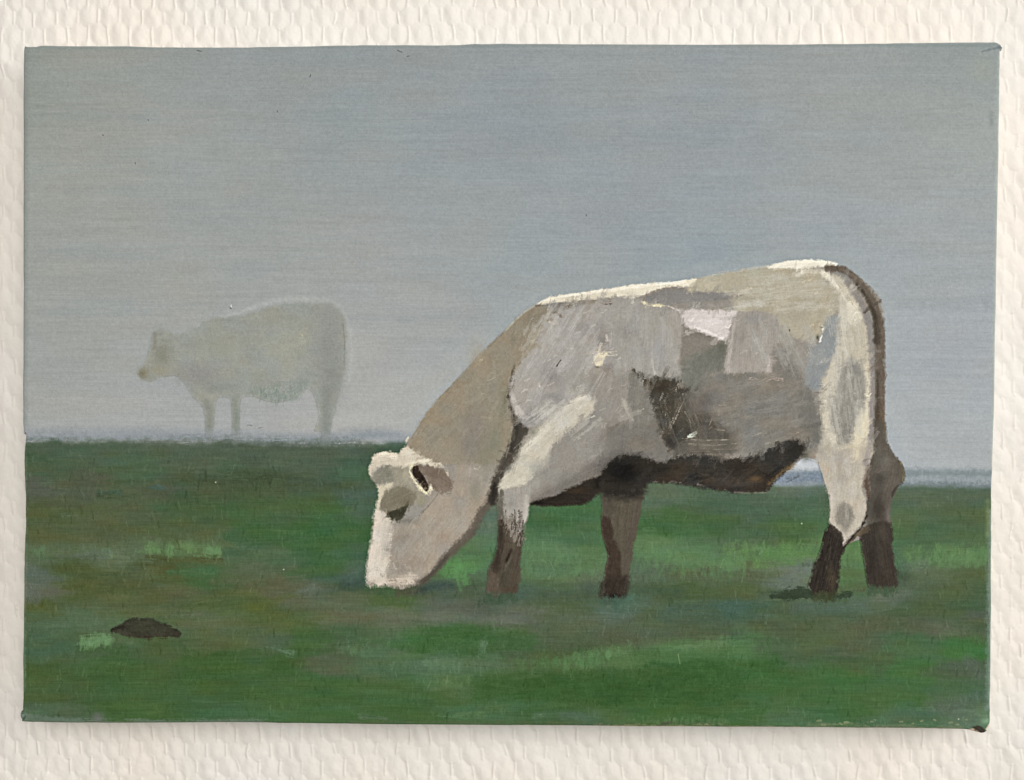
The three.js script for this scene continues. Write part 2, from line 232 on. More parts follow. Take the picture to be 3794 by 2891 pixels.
field([[100, 975, 70, 90, 70], [400, 975, 84, 94, 78], [560, 972, 78, 88, 78], [700, 972, 78, 90, 78], [790, 970, 66, 88, 78], [110, 1010, 70, 96, 72], [300, 1015, 72, 96, 72], [500, 1010, 76, 100, 78], [650, 1010, 84, 92, 76], [770, 1020, 66, 98, 78],
  [70, 1050, 96, 92, 84], [160, 1050, 88, 86, 74], [330, 1055, 84, 88, 72], [480, 1045, 72, 80, 58], [620, 1045, 72, 80, 56], [700, 1050, 70, 84, 62], [770, 1060, 78, 98, 88], [100, 1110, 84, 90, 58], [270, 1110, 90, 96, 70], [400, 1095, 70, 92, 62], [520, 1110, 64, 96, 58], [620, 1100, 76, 98, 62], [710, 1100, 62, 102, 58], [780, 1100, 80, 104, 92],
  [90, 1150, 88, 92, 62], [250, 1150, 90, 94, 66], [420, 1150, 86, 96, 64], [560, 1150, 58, 98, 58], [680, 1150, 56, 100, 56], [770, 1150, 56, 98, 58], [80, 1190, 96, 112, 86], [250, 1190, 106, 120, 96], [420, 1185, 98, 118, 78], [560, 1185, 76, 104, 76], [700, 1185, 58, 98, 56], [770, 1200, 72, 104, 84],
  [60, 1225, 104, 110, 108], [160, 1235, 82, 88, 48], [360, 1225, 80, 82, 48], [430, 1243, 68, 100, 62], [300, 1245, 86, 90, 60], [560, 1225, 92, 104, 84], [690, 1220, 58, 98, 60], [760, 1240, 76, 98, 88], [70, 1275, 108, 106, 102], [200, 1270, 88, 92, 54], [400, 1275, 94, 94, 68], [600, 1265, 98, 92, 72], [680, 1275, 100, 104, 96], [750, 1265, 58, 78, 64],
  [90, 1310, 84, 90, 52], [250, 1300, 92, 94, 62], [450, 1305, 84, 96, 54], [560, 1310, 88, 96, 48], [750, 1290, 104, 104, 82], [860, 1290, 80, 100, 60], [950, 1275, 84, 94, 80], [1080, 1280, 84, 96, 90], [1000, 1255, 70, 84, 68], [1200, 1275, 84, 96, 68], [1230, 1300, 86, 98, 72],
  [90, 1350, 78, 102, 82], [200, 1335, 92, 112, 88], [450, 1340, 98, 104, 80], [600, 1335, 86, 98, 58], [740, 1325, 108, 104, 84], [850, 1330, 112, 114, 104], [960, 1310, 108, 108, 106], [1050, 1305, 92, 96, 92], [1100, 1335, 118, 114, 114], [1200, 1340, 98, 102, 86], [1330, 1320, 96, 108, 102], [1420, 1330, 86, 98, 76], [1500, 1330, 78, 88, 64], [1600, 1310, 66, 94, 82], [1700, 1320, 80, 94, 72], [1820, 1320, 80, 96, 78], [1960, 1310, 76, 92, 66], [2080, 1310, 68, 88, 60],
  [90, 1395, 74, 98, 76], [230, 1395, 78, 100, 70], [350, 1395, 74, 90, 54], [450, 1380, 88, 98, 66], [580, 1375, 84, 100, 76], [650, 1385, 62, 96, 52], [760, 1370, 78, 100, 70], [900, 1380, 60, 104, 56], [1000, 1375, 60, 102, 56], [1100, 1365, 78, 96, 66], [1200, 1370, 84, 92, 70], [1350, 1370, 86, 92, 76], [1500, 1360, 80, 90, 72], [1700, 1350, 82, 90, 66], [1850, 1340, 92, 96, 74], [2000, 1355, 96, 96, 80], [2090, 1345, 78, 92, 64],
  [90, 1450, 68, 88, 46], [250, 1440, 60, 92, 46], [450, 1430, 56, 90, 42], [600, 1435, 58, 92, 46], [720, 1425, 92, 96, 78], [820, 1420, 84, 112, 84], [920, 1430, 88, 114, 90], [1020, 1425, 84, 110, 82], [1100, 1405, 78, 92, 66], [1200, 1410, 76, 94, 58], [1350, 1410, 84, 118, 76], [1480, 1405, 90, 126, 82], [1600, 1395, 86, 124, 78], [1700, 1400, 80, 96, 70], [1850, 1400, 86, 92, 74], [1960, 1390, 72, 104, 72], [2080, 1400, 60, 112, 58],
  [90, 1500, 72, 92, 54], [300, 1500, 62, 92, 50], [500, 1490, 60, 90, 46], [700, 1480, 60, 96, 50], [870, 1480, 66, 100, 56], [960, 1470, 86, 116, 78], [1050, 1470, 62, 96, 52], [1180, 1480, 52, 90, 42], [1320, 1490, 48, 84, 38], [1450, 1480, 46, 82, 36], [1500, 1440, 54, 100, 48], [1650, 1440, 50, 96, 46], [1800, 1460, 62, 104, 54], [1950, 1440, 62, 108, 58], [2080, 1440, 76, 92, 80], [1850, 1420, 72, 92, 58],
  [90, 1535, 80, 100, 78], [300, 1535, 62, 96, 50], [500, 1535, 66, 100, 66], [700, 1530, 64, 102, 58], [900, 1530, 62, 96, 52], [1050, 1535, 72, 108, 72], [1200, 1530, 60, 94, 50], [1400, 1530, 60, 98, 48], [1600, 1520, 62, 100, 54], [1800, 1510, 62, 102, 56], [1950, 1500, 66, 104, 60], [2080, 1500, 84, 106, 92], [2060, 1480, 70, 100, 66], [1250, 1552, 82, 104, 80], [60, 1550, 96, 112, 98], [1700, 1555, 78, 110, 76], [1950, 1550, 78, 108, 84], [2100, 1550, 102, 128, 108],
  [1000, 1120, 106, 124, 116], [1040, 1070, 112, 124, 118], [970, 1190, 90, 124, 90], [1000, 1225, 98, 152, 94], [1040, 1240, 90, 116, 94], [1200, 1100, 62, 104, 60], [1250, 1150, 74, 112, 76], [1200, 1195, 104, 140, 98], [1260, 1215, 96, 128, 92], [1180, 1230, 96, 126, 96], [1270, 1245, 100, 112, 96],
  [1420, 1065, 96, 114, 96], [1450, 1130, 60, 104, 58], [1550, 1080, 76, 96, 72], [1620, 1110, 74, 98, 82], [1720, 1080, 76, 102, 78], [1560, 1135, 62, 98, 56], [1700, 1140, 70, 102, 60], [1430, 1190, 106, 142, 98], [1500, 1200, 102, 138, 94], [1600, 1175, 92, 108, 82], [1560, 1215, 104, 142, 106], [1680, 1195, 98, 142, 82], [1600, 1235, 92, 96, 70], [1500, 1240, 90, 98, 76], [1720, 1230, 126, 130, 126], [1400, 1230, 90, 106, 92], [1480, 1275, 76, 94, 58], [1700, 1258, 108, 114, 112], [1580, 1270, 88, 96, 62], [1720, 1050, 110, 124, 118], [1600, 1060, 80, 96, 76],
  [1990, 1065, 92, 108, 88], [2080, 1060, 82, 100, 84], [2000, 1110, 84, 104, 74], [2080, 1120, 84, 100, 66], [1990, 1150, 74, 104, 72], [2080, 1160, 80, 106, 76], [1990, 1200, 96, 126, 86], [2080, 1195, 104, 140, 92], [2000, 1240, 100, 106, 84], [2090, 1240, 86, 98, 66], [2050, 1275, 78, 92, 62], [1960, 1270, 82, 96, 82], [1840, 1190, 100, 138, 90], [1830, 1240, 88, 118, 78], [1860, 1275, 82, 106, 74], [1900, 1285, 110, 114, 112], [2110, 1330, 88, 90, 92]],
  (x, y) => sstep(-9, 9, y - hzAt(x) + 5 * noise(x / 40, 3) + 3 * noise(x / 13, y / 6) + 1 * noise(x / 4, y / 3)), { power: 2.3, eps: 22, sx: 1.5, sy: 0.75, warp: [26, 7, 44, 15] });
for (let y = 0; y < TH; y++) for (let x = 0; x < TW; x++) {
  const m = sstep(-2, 6, y - hzAt(x)); if (!m) continue;
  { const i = y * TW + x, k = m * 0.38; R[i] = mix(R[i], SOD[0], k) * (1 - 0.01 * m); G[i] = mix(G[i], SOD[1], k) * (1 - 0.01 * m); B[i] = mix(B[i], SOD[2], k) * (1 - 0.01 * m); const q = 0.3 * m * Math.exp(-Math.max(0, y - hzAt(x)) / 55); R[i] = mix(R[i], 96, q); G[i] = mix(G[i], 106, q); B[i] = mix(B[i], 98, q); }
  const i = y * TW + x, n = m * (2.6 * noise(x / 46, y / 2.6) + 2.6 * noise(x / 70, y / 12) + 2 * noise(x / 2.4, y / 11)), t = m * 3 * noise(x / 50, y / 16 + 70), g = m * 2 * noise(x / 36 + 5, y / 13);
  R[i] += n + t; G[i] += n + g + m * 0.6 * Math.max(0, (R[i] + B[i]) / 2 - G[i] + 12); B[i] += n - t; Z[i] += m * 0.1 * noise(x / 50, y / 2.6);
}
tone = (c) => { const g = c[1] + 0.55 * Math.max(0, (c[0] + c[2]) / 2 - c[1] + 10); return [mix(c[0], SOD[0], 0.26) * 0.97, mix(g, SOD[1], 0.26) * 0.97, mix(c[2], SOD[2], 0.26) * 0.97]; };
const M = (v, c, w, p, o) => stroke(v, c, w, p, { soft: 5, rough: 5, a: 0.6, vary: 5, dry: 0.1, ...o });   // loose meadow strokes
// left half
M(V7, [92, 100, 92], 46, [[150, 228], [700, 236], [1200, 226], [1800, 232], [2150, 236]], { soft: 14, rough: 8, a: 0.7 });
M(V7, [66, 74, 52], [20, 60, 20], [[1060, 440], [1300, 445], [1560, 430]]); M(V7, [62, 72, 50], [20, 16, 46], [[1240, 395], [1500, 400], [1980, 470]], { soft: 8 }); M(V7, [64, 86, 78], 70, [[1700, 460], [1940, 450]], { soft: 14, a: 0.5 });
M(V7, [92, 86, 74], 60, [[160, 380], [300, 378], [640, 432]], { soft: 12, a: 0.5 }); M(V7, [62, 88, 76], 30, [[580, 512], [700, 508]], { a: 0.7 }); M(V7, [78, 104, 102], [10, 10, 36], [[872, 486], [920, 478], [976, 494]], { a: 0.8, soft: 3, rough: 3 }); M(V7, [64, 78, 54], 26, [[570, 528], [700, 540], [790, 536]], { a: 0.6 });
M(V7, [60, 84, 60], 40, [[170, 310], [300, 330]], { soft: 10 }); M(V7, [112, 118, 98], 16, [[360, 645], [450, 643]], { a: 0.5 }); M(V7, [100, 108, 84], 12, [[450, 780], [700, 776], [900, 772]], { a: 0.4 });
for (const [x0, x1, y, c, n] of [[850, 940, 828, [112, 146, 96], 13], [970, 1010, 842, [112, 148, 98], 6], [1040, 1140, 826, [112, 142, 90], 12], [1195, 1285, 846, [116, 152, 104], 15], [600, 640, 858, [106, 140, 100], 5], [190, 260, 850, [104, 132, 96], 7]]) tufts(V7, c, x0, y, x1, y, 60, n, { a: 0.8 });
tufts(V7, [104, 126, 88], 820, 800, 1200, 800, 50, 22, { a: 0.45 }); tufts(V7, [106, 120, 98], 150, 830, 800, 850, 60, 36, { a: 0.35 }); tufts(V7, [100, 116, 88], 1040, 770, 1300, 770, 50, 14, { a: 0.35 });
M(V7, [112, 120, 114], [20, 60, 10], [[330, 880], [400, 880], [620, 875]], { a: 0.6 }); M(V7, [78, 78, 44], [20, 50, 20], [[860, 890], [1000, 905], [1280, 900]], { a: 0.7 }); M(V7, [68, 106, 68], [30, 70, 40], [[990, 975], [1130, 975], [1240, 970]], { a: 0.8 });
M(V7, [110, 108, 108], [60, 100], [[170, 1060], [190, 1120]], { a: 0.75, soft: 8 }); M(V7, [116, 118, 114], 26, [[152, 930], [160, 980]], { a: 0.6 }); M(V7, [106, 122, 100], 30, [[1380, 830], [1550, 860], [1660, 850]], { a: 0.4, soft: 10 }); M(V7, [108, 116, 98], 20, [[1400, 930], [1700, 940]], { a: 0.35, soft: 8 });
M(V7, [104, 96, 74], 40, [[1250, 1030], [1500, 1030], [1760, 1040]], { a: 0.45, soft: 12 }); M(V7, [112, 118, 112], [20, 60], [[1740, 1085], [1830, 1075]], { a: 0.55, soft: 6 });
M(V7, [106, 108, 80], 26, [[820, 1215], [950, 1195], [1160, 1215]], { a: 0.5 }); M(V7, [118, 122, 104], 18, [[960, 1230], [1160, 1222]], { a: 0.4 }); M(V7, [94, 116, 94], 50, [[170, 1280], [400, 1268], [600, 1285]], { a: 0.5, soft: 10 }); M(V7, [74, 100, 74], 60, [[150, 1350], [420, 1350]], { a: 0.5, soft: 14 });
tufts(V7, [116, 154, 108], 470, 1382, 640, 1366, 62, 26, { a: 0.8 }); M(V7, [112, 148, 104], [8, 40], [[430, 1400], [560, 1370], [645, 1364]], { a: 0.8, soft: 3 }); M(V7, [160, 180, 150], 7, [[404, 1424], [408, 1430]], { soft: 1.5 }); M(V7, [102, 118, 88], 24, [[670, 1380], [790, 1388]], { a: 0.5 });
M(V7, [62, 90, 48], [40, 90, 20], [[460, 1440], [600, 1425], [700, 1440]], { a: 0.6, soft: 10 }); M(V7, [110, 138, 116], [10, 50, 10], [[1520, 1420], [1600, 1415], [1690, 1450]], { a: 0.55, dry: 0.35, dir: -15 }); tufts(V7, [96, 124, 96], 1960, 1400, 2150, 1430, 60, 12, { a: 0.4 });
M(V7, [50, 84, 38], 30, [[1100, 1440], [1300, 1450], [1500, 1440]], { a: 0.4, soft: 10 });
// middle and right foreground
M(V8, [116, 116, 110], 40, [[420, 385], [600, 372], [900, 395]], { a: 0.5, soft: 12 }); M(V8, [88, 92, 84], 40, [[480, 300], [800, 330], [1050, 345]], { a: 0.4, soft: 12 }); M(V8, [58, 78, 62], 30, [[750, 290], [900, 282]], { a: 0.7, soft: 7 });
poly(V8, [58, 98, 52], [[410, 500], [440, 445], [560, 425], [800, 430], [1000, 450], [1080, 490], [1060, 570], [900, 585], [760, 600], [560, 595], [380, 590]], { soft: 8, rough: 9, a: 0.6, vary: 5 });
M(V8, [100, 126, 100], 60, [[420, 630], [640, 650], [930, 660]], { a: 0.4, soft: 10, dry: 0.3 }); tufts(V8, [104, 134, 104], 430, 650, 640, 650, 70, 18, { a: 0.45 }); tufts(V8, [110, 138, 116], 740, 520, 780, 540, 80, 5, { a: 0.5 }); tufts(V8, [98, 130, 92], 0, 540, 260, 540, 80, 16, { a: 0.3 });
tufts(V8, [84, 124, 76], 960, 640, 1240, 640, 70, 26, { a: 0.45 }); tufts(V8, [94, 134, 84], 1240, 640, 1500, 590, 90, 40, { a: 0.5 }); tufts(V8, [104, 144, 94], 1490, 570, 1640, 550, 56, 18, { a: 0.6 }); tufts(V8, [104, 136, 94], 1930, 545, 2200, 500, 60, 26, { a: 0.5 });
M(V8, [86, 88, 66], [60, 110, 40], [[1180, 560], [1350, 520], [1640, 520]], { a: 0.5, soft: 12 }); M(V8, [88, 92, 76], 60, [[1450, 470], [1700, 480], [1900, 470]], { a: 0.45, soft: 14 });
poly(V8, [50, 88, 40], [[740, 760], [900, 715], [1200, 700], [1380, 690], [1600, 680], [1720, 650], [1900, 660], [2000, 630], [2100, 640], [2230, 660], [2300, 800], [2200, 880], [1900, 880], [1500, 900], [1200, 870], [900, 850], [700, 860]], { soft: 9, rough: 9, a: 0.55, vary: 5 });
M(V8, [48, 90, 44], [16, 30], [[1720, 655], [1760, 640], [1900, 660], [2020, 630], [2160, 648], [2210, 660]], { a: 0.7, soft: 4 }); M(V8, [60, 104, 52], 70, [[1680, 600], [1900, 600], [2200, 600]], { a: 0.4, soft: 12 }); M(V8, [160, 180, 120], 3.5, [[1909, 590], [1914, 620], [1920, 648]], { soft: 1, rough: 0.5, a: 0.8, dry: 0 });
tufts(V8, [102, 128, 84], 530, 740, 700, 740, 60, 14, { a: 0.4 }); M(V8, [104, 136, 90], [10, 40], [[600, 950], [660, 940], [760, 945]], { a: 0.5, soft: 6 }); M(V8, [92, 116, 104], 40, [[1080, 950], [1340, 945]], { a: 0.5, soft: 8 }); M(V8, [132, 158, 124], [6, 16, 6], [[1020, 958], [1080, 955], [1110, 950]], { a: 0.5, soft: 3 });
tufts(V8, [112, 138, 98], 1620, 965, 2200, 965, 40, 22, { a: 0.35 }); M(V8, [108, 116, 102], 20, [[50, 950], [120, 955], [200, 965]], { a: 0.6, soft: 4 });
M(V8, [92, 100, 74], 14, [[0, 985], [700, 985], [1400, 992], [2200, 1000]], { a: 0.5, soft: 4, dry: 0.25 }); M(V8, [150, 150, 110], [4, 10], [[1400, 1003], [1800, 1005], [2200, 1004]], { a: 0.5, soft: 2, dry: 0.4 }); M(V8, [76, 72, 64], [10, 24, 10], [[1780, 1008], [1820, 995], [1850, 990]], { a: 0.8, soft: 3 });
M(F, [104, 104, 92], 22, [[2000, 1352], [2080, 1356]], { a: 0.5, soft: 9 }); M(F, [96, 100, 104], 26, [[2085, 1420], [2110, 1450]], { a: 0.5, soft: 9 }); M(F, [74, 70, 64], 36, [[1850, 1345], [1990, 1340]], { a: 0.2, soft: 14 }); M(F, [92, 112, 102], 40, [[2070, 1530], [2100, 1560]], { a: 0.5, soft: 10 }); M(F, [94, 98, 98], 40, [[2010, 1520], [2050, 1530]], { a: 0.5, soft: 12 });
tufts(NV, [108, 148, 96], 3360, 2055, 3660, 2050, 70, 40, { a: 0.5 }); tufts(NV, [108, 148, 88], 2680, 2050, 3000, 2050, 80, 46, { a: 0.5 }); tufts(NV, [108, 146, 98], 2360, 2070, 2760, 2090, 80, 46, { a: 0.45 }); tufts(NV, [106, 142, 100], 1950, 2070, 2200, 2080, 100, 34, { a: 0.4 }); tufts(NV, [100, 154, 94], 1640, 2100, 1740, 2130, 90, 26, { a: 0.55 });
M(NV, [74, 88, 62], 40, [[2250, 2195], [2500, 2200], [2700, 2195]], { a: 0.4, soft: 14 }); M(NV, [68, 96, 92], 90, [[2500, 2270], [2720, 2265]], { a: 0.5, soft: 20 }); M(NV, [90, 106, 112], 40, [[2950, 2250], [3200, 2240]], { a: 0.5, soft: 14 }); M(NV, [78, 106, 94], 60, [[2290, 2250], [2370, 2240]], { a: 0.6, soft: 12 }); M(NV, [120, 126, 124], [40, 50], [[2900, 2160], [2990, 2100]], { a: 0.55, soft: 12 }); M(NV, [112, 120, 118], [20, 40], [[3340, 2100], [3420, 2095]], { a: 0.5, soft: 10 });
// fine flicks of the brush over all the grass
const grassy = (x, y) => x > 12 && x < TW - 12 && y < TH - 14 && y > hzAt(x) + 10;
dabs(2600, [20, 640, TW - 20, TH - 30], grassy, () => (rnd() - 0.5) * 16, { len: [20, 70], wid: [3, 9], a: 0.5, jit: 10, dry: 0.4, pull: 26 });
dabs(5600, [20, 660, TW - 20, TH - 30], grassy, () => 90 + (rnd() - 0.5) * 50, { len: [8, 20], wid: [1.5, 4.5], a: 0.5, jit: 19, dry: 0.35, pull: 14 });
tone = (c) => c;
poly(V7, [60, 60, 46], [[645, 1312], [700, 1280], [740, 1255], [800, 1246], [880, 1252], [950, 1276], [1000, 1300], [1055, 1330], [1030, 1354], [940, 1352], [840, 1358], [740, 1346], [690, 1332]], { soft: 2.5, rough: 3, vary: 4, streak: 4, h: 0.45 });
M(V7, [44, 44, 34], 16, [[650, 1312], [700, 1300], [740, 1310]], { a: 0.8, soft: 3 }); M(V7, [50, 52, 40], 9, [[740, 1262], [860, 1250], [960, 1280], [1040, 1322]], { a: 0.7, soft: 2 }); M(V7, [58, 48, 38], 12, [[760, 1348], [860, 1356], [1030, 1352]], { a: 0.6, soft: 3 });
// edges of the picture where the paint thins over the stretcher
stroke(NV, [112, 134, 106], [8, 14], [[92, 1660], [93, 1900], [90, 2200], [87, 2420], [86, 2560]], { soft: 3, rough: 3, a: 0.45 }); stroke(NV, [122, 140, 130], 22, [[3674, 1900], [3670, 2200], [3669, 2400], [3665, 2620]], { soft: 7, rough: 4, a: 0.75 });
stroke(NV, [128, 138, 96], 12, [[3660, 1860], [3658, 1980]], { soft: 6, a: 0.45 }); stroke(NV, [104, 118, 104], [26, 14], [[80, 2655], [200, 2668], [420, 2672], [1000, 2674]], { soft: 4, rough: 4, a: 0.6, dry: 0.15 }); blob(NV, [106, 110, 102], 360, 2660, 40, 30, 0.85); blob(NV, [110, 126, 116], 82, 2652, 16, 22, 0.8); stroke(NV, [58, 72, 58], 6, [[82, 2668], [92, 2655]], { soft: 2, a: 0.6 });
for (let k = 0; k < 16; k++) { const x = 2990 + rnd() * 640, y = 2662 + rnd() * 26; stroke(NV, [130, 138, 102], 3 + rnd() * 6, [[x, y], [x + rnd() * 14, y + (rnd() - 0.3) * 6]], { soft: 1.5, rough: 1.5, a: 0.6 }); }
stroke(NV, [150, 142, 112], [4, 8], [[1900, 2688], [2300, 2691], [2994, 2696], [3300, 2698], [3560, 2702]], { soft: 2, a: 0.6, dry: 0.15 }); stroke(NV, [112, 122, 92], 14, [[2994, 2686], [3200, 2690], [3400, 2694], [3560, 2698]], { soft: 3, a: 0.5, dry: 0.3 }); poly(NV, [176, 160, 138], [[3590, 2703], [3620, 2698], [3640, 2712], [3620, 2718]], { soft: 2, rough: 1.5 }); poly(NV, [66, 64, 52], [[3600, 2694], [3632, 2690], [3652, 2708], [3640, 2720], [3628, 2712]], { soft: 2, rough: 1.5 }); poly(NV, [196, 184, 164], [[3652, 2700], [3668, 2680], [3674, 2690], [3660, 2712]], { soft: 2, rough: 1 }); blob(NV, [136, 168, 136], 3650, 2672, 26, 20, 0.7);
for (const [x, y] of [[3551, 2665], [798, 1787], [1050, 2110], [2300, 1930], [2970, 1940]]) blob(NV, [190, 198, 176], x, y, 4, 4, 0.7);

// ---- shadows the near cow throws on the grass
M(V3, [62, 80, 72], 70, [[60, 1460], [200, 1450]], { soft: 12, a: 0.75 }); M(V3, [58, 74, 70], 70, [[640, 1510], [760, 1490], [920, 1470]], { soft: 14, a: 0.8 }); M(V3, [60, 66, 56], 30, [[520, 1530], [700, 1515]], { soft: 8, a: 0.7 }); M(V3, [86, 104, 98], 90, [[120, 1380], [200, 1330]], { soft: 18, a: 0.5 }); M(V3, [64, 84, 70], 80, [[1500, 1530], [1800, 1550], [2100, 1540]], { soft: 20, a: 0.6 });
M(V4, [64, 78, 66], 60, [[60, 1370], [150, 1440]], { soft: 14, a: 0.5 }); M(V4, [62, 82, 68], 60, [[390, 1400], [600, 1400], [820, 1420]], { soft: 14, a: 0.6 }); M(V4, [74, 108, 92], 50, [[310, 1500], [420, 1470]], { soft: 12, a: 0.6 });
poly(V5, [48, 60, 44], [[200, 1560], [330, 1520], [470, 1490], [570, 1510], [700, 1550], [860, 1530], [900, 1550], [780, 1590], [620, 1580], [420, 1590], [310, 1590]], { soft: 4, rough: 6, a: 0.85 }); M(V5, [56, 72, 56], 26, [[150, 1540], [320, 1530]], { soft: 6, a: 0.5 }); M(V5, [54, 66, 52], 70, [[1240, 1380], [1320, 1400]], { soft: 16, a: 0.6 }); M(V5, [58, 84, 70], 70, [[1240, 1180], [1290, 1330]], { soft: 14, a: 0.5 }); M(V5, [68, 78, 64], 20, [[500, 1310], [600, 1290]], { soft: 6, a: 0.6 });

// ---- the near cow
tone = (c) => { const L = (c[0] + c[1] + c[2]) / 3, d = 0.3 * Math.max(0, 104 - L), q = d > 0 ? 0.88 : 0.84; return c.map((v) => (L + (v - L) * q) * (L - d) / L + 0.3 * Math.max(0, v - 146)); };
const conv = (v, pts) => pts.map((p) => v.to(p));
const oHead = conv(V3, [[235, 1480], [234, 1380], [240, 1250], [265, 1130], [285, 1000], [300, 900], [320, 830], [332, 740], [320, 655], [290, 640], [256, 585], [250, 500], [275, 430], [320, 390], [390, 372], [460, 390], [490, 402], [504, 370], [550, 325], [560, 275], [596, 250]]);
const oBack = [...conv(V1, [[560, 1350], [660, 1220], [760, 1118], [860, 1010], [960, 900], [1060, 790], [1160, 690], [1270, 592], [1340, 512], [1420, 440], [1500, 395], [1590, 345], [1700, 318], [1850, 300], [2000, 275], [2190, 256]]), ...conv(V2, [[200, 330], [450, 310], [620, 288], [800, 253], [1000, 220], [1200, 188], [1320, 158], [1430, 140], [1560, 138], [1680, 145], [1765, 165], [1830, 193], [1900, 238], [1990, 310], [2080, 390], [2130, 470], [2155, 600], [2162, 800], [2166, 1000], [2170, 1200], [2172, 1400]])];
const oRear = conv(V5, [[1165, 130], [1170, 270], [1200, 340], [1245, 408], [1290, 465], [1322, 515], [1325, 620], [1275, 665], [1240, 745], [1220, 800], [1208, 900], [1210, 1000], [1218, 1100], [1228, 1200], [1250, 1330], [1272, 1420], [1250, 1500], [1180, 1510], [1100, 1500], [1035, 1495], [1010, 1400], [986, 1250], [968, 1130], [930, 1125], [870, 1150], [830, 1180], [800, 1280], [785, 1400], [770, 1540], [690, 1562], [570, 1550], [535, 1480], [560, 1390], [600, 1280], [640, 1170], [670, 1060], [708, 970], [714, 850], [695, 720], [668, 620], [645, 540], [618, 440]]);
const oBelly = [...conv(V4, [[1940, 360], [1850, 335], [1790, 352], [1730, 395], [1660, 450], [1600, 508], [1560, 560], [1500, 605], [1350, 608], [1200, 602], [1050, 577], [900, 552], [750, 535], [570, 532], [522, 560], [505, 620], [497, 700], [485, 800], [462, 920], [432, 1050], [426, 1150], [402, 1230], [386, 1330], [370, 1440], [300, 1497], [200, 1487], [165, 1450], [180, 1350], [205, 1230], [226, 1130], [205, 1040], [180, 950], [172, 820], [178, 680], [186, 592], [120, 645], [60, 685]]), ...conv(V3, [[1985, 800], [1900, 818], [1780, 825], [1650, 820], [1576, 812], [1566, 870], [1556, 930], [1532, 1000], [1512, 1090], [1500, 1180], [1492, 1290], [1494, 1400], [1480, 1480], [1450, 1552], [1350, 1566], [1220, 1550], [1226, 1450], [1232, 1340], [1270, 1270], [1300, 1150], [1316, 1050], [1312, 930], [1302, 830], [1262, 820], [1220, 878], [1160, 980], [1080, 1090], [960, 1190], [880, 1268], [800, 1360], [730, 1440], [640, 1490], [520, 1522], [400, 1505], [300, 1500]])];
const nearCow = [...oHead, ...oBack, ...oRear, ...oBelly];
poly(NV, [150, 143, 131], nearCow, { soft: 1.6, rough: 1.2, grow: -4, streak: 4, h: 0.5, dir: 15, n: 3, tint: 4 });
// neck
poly(V1, [151, 141, 119], [[500, 1465], [660, 1222], [860, 1012], [1060, 792], [1270, 595], [1420, 455], [1510, 402], [1620, 420], [1640, 480], [1560, 600], [1490, 750], [1400, 880], [1330, 960], [1300, 1050], [1280, 1130], [1300, 1250], [1330, 1400], [1310, 1560], [1270, 1690], [700, 1690], [480, 1580]], { soft: 3, rough: 3, dir: 48, streak: 5, h: 0.4, tint: 3 });
blob(V1, [166, 153, 127], 1040, 850, 110, 200, 0.55); blob(V1, [132, 124, 106], 1500, 520, 130, 110, 0.8); blob(V1, [150, 142, 122], 1250, 760, 80, 160, 0.5); blob(V1, [137, 129, 118], 1020, 1390, 150, 240, 0.65); blob(V1, [128, 127, 106], 1180, 1500, 110, 240, 0.7); blob(V1, [139, 138, 125], 1170, 1040, 60, 200, 0.5); blob(V1, [122, 122, 98], 1240, 1180, 45, 220, 0.6); blob(V1, [128, 124, 108], 1330, 690, 40, 60, 0.5);
stroke(V1, [176, 172, 158], [14, 8], [[1270, 600], [1350, 512], [1430, 445], [1510, 398]], { a: 0.7, soft: 2 }); stroke(V1, [118, 104, 84], 5, [[520, 1440], [660, 1228], [860, 1018], [1060, 798], [1250, 615]], { a: 0.35, soft: 2, rough: 3, dry: 0.5 });
// shoulder
poly(V1, [164, 159, 152], [[1620, 490], [1720, 432], [1900, 400], [2205, 370], [2230, 900], [2060, 880], [2010, 1050], [1870, 1130], [1750, 1220], [1640, 1310], [1560, 1385], [1400, 1400], [1350, 1310], [1285, 1130], [1310, 1000], [1400, 850], [1490, 750], [1560, 600]], { soft: 2.5, rough: 4, dir: 55, streak: 6, h: 0.7, tint: 2 });
blob(V1, [150, 144, 138], 1880, 560, 170, 150, 0.6, { dir: 60, streak: 6 }); blob(V1, [138, 131, 124], 2040, 680, 90, 140, 0.85); blob(V1, [143, 136, 130], 1640, 1000, 140, 120, 0.65, { dir: 50, streak: 6 }); blob(V1, [136, 131, 127], 1660, 1150, 120, 70, 0.5); blob(V1, [132, 127, 124], 1480, 1320, 110, 70, 0.75); blob(V1, [172, 166, 158], 1480, 950, 90, 220, 0.5); blob(V1, [168, 164, 157], 1700, 620, 110, 90, 0.5); blob(V1, [152, 147, 133], 1880, 980, 120, 100, 0.6); blob(V1, [166, 154, 131], 2010, 960, 46, 110, 0.6); blob(V1, [140, 138, 126], 1830, 1080, 100, 60, 0.5);
stroke(V1, [188, 181, 173], [24, 60], [[1300, 1050], [1320, 1160], [1370, 1270], [1400, 1300]], { soft: 3, rough: 3, a: 0.8 }); stroke(V1, [182, 172, 156], [20, 14], [[1340, 930], [1410, 830], [1480, 700], [1600, 520], [1650, 560]], { a: 0.5, soft: 3, dry: 0.35 }); stroke(V1, [196, 186, 172], 18, [[1600, 500], [1640, 548], [1690, 540]], { a: 0.6, dry: 0.3 });
stroke(V1, [70, 64, 56], 7, [[1680, 895], [1712, 848]], { soft: 1.2, rough: 1 }); stroke(V1, [206, 202, 194], 12, [[1535, 1040], [1542, 1064]], { soft: 1.5 }); stroke(V1, [188, 180, 168], 8, [[1800, 890], [1850, 840]], { a: 0.6 });
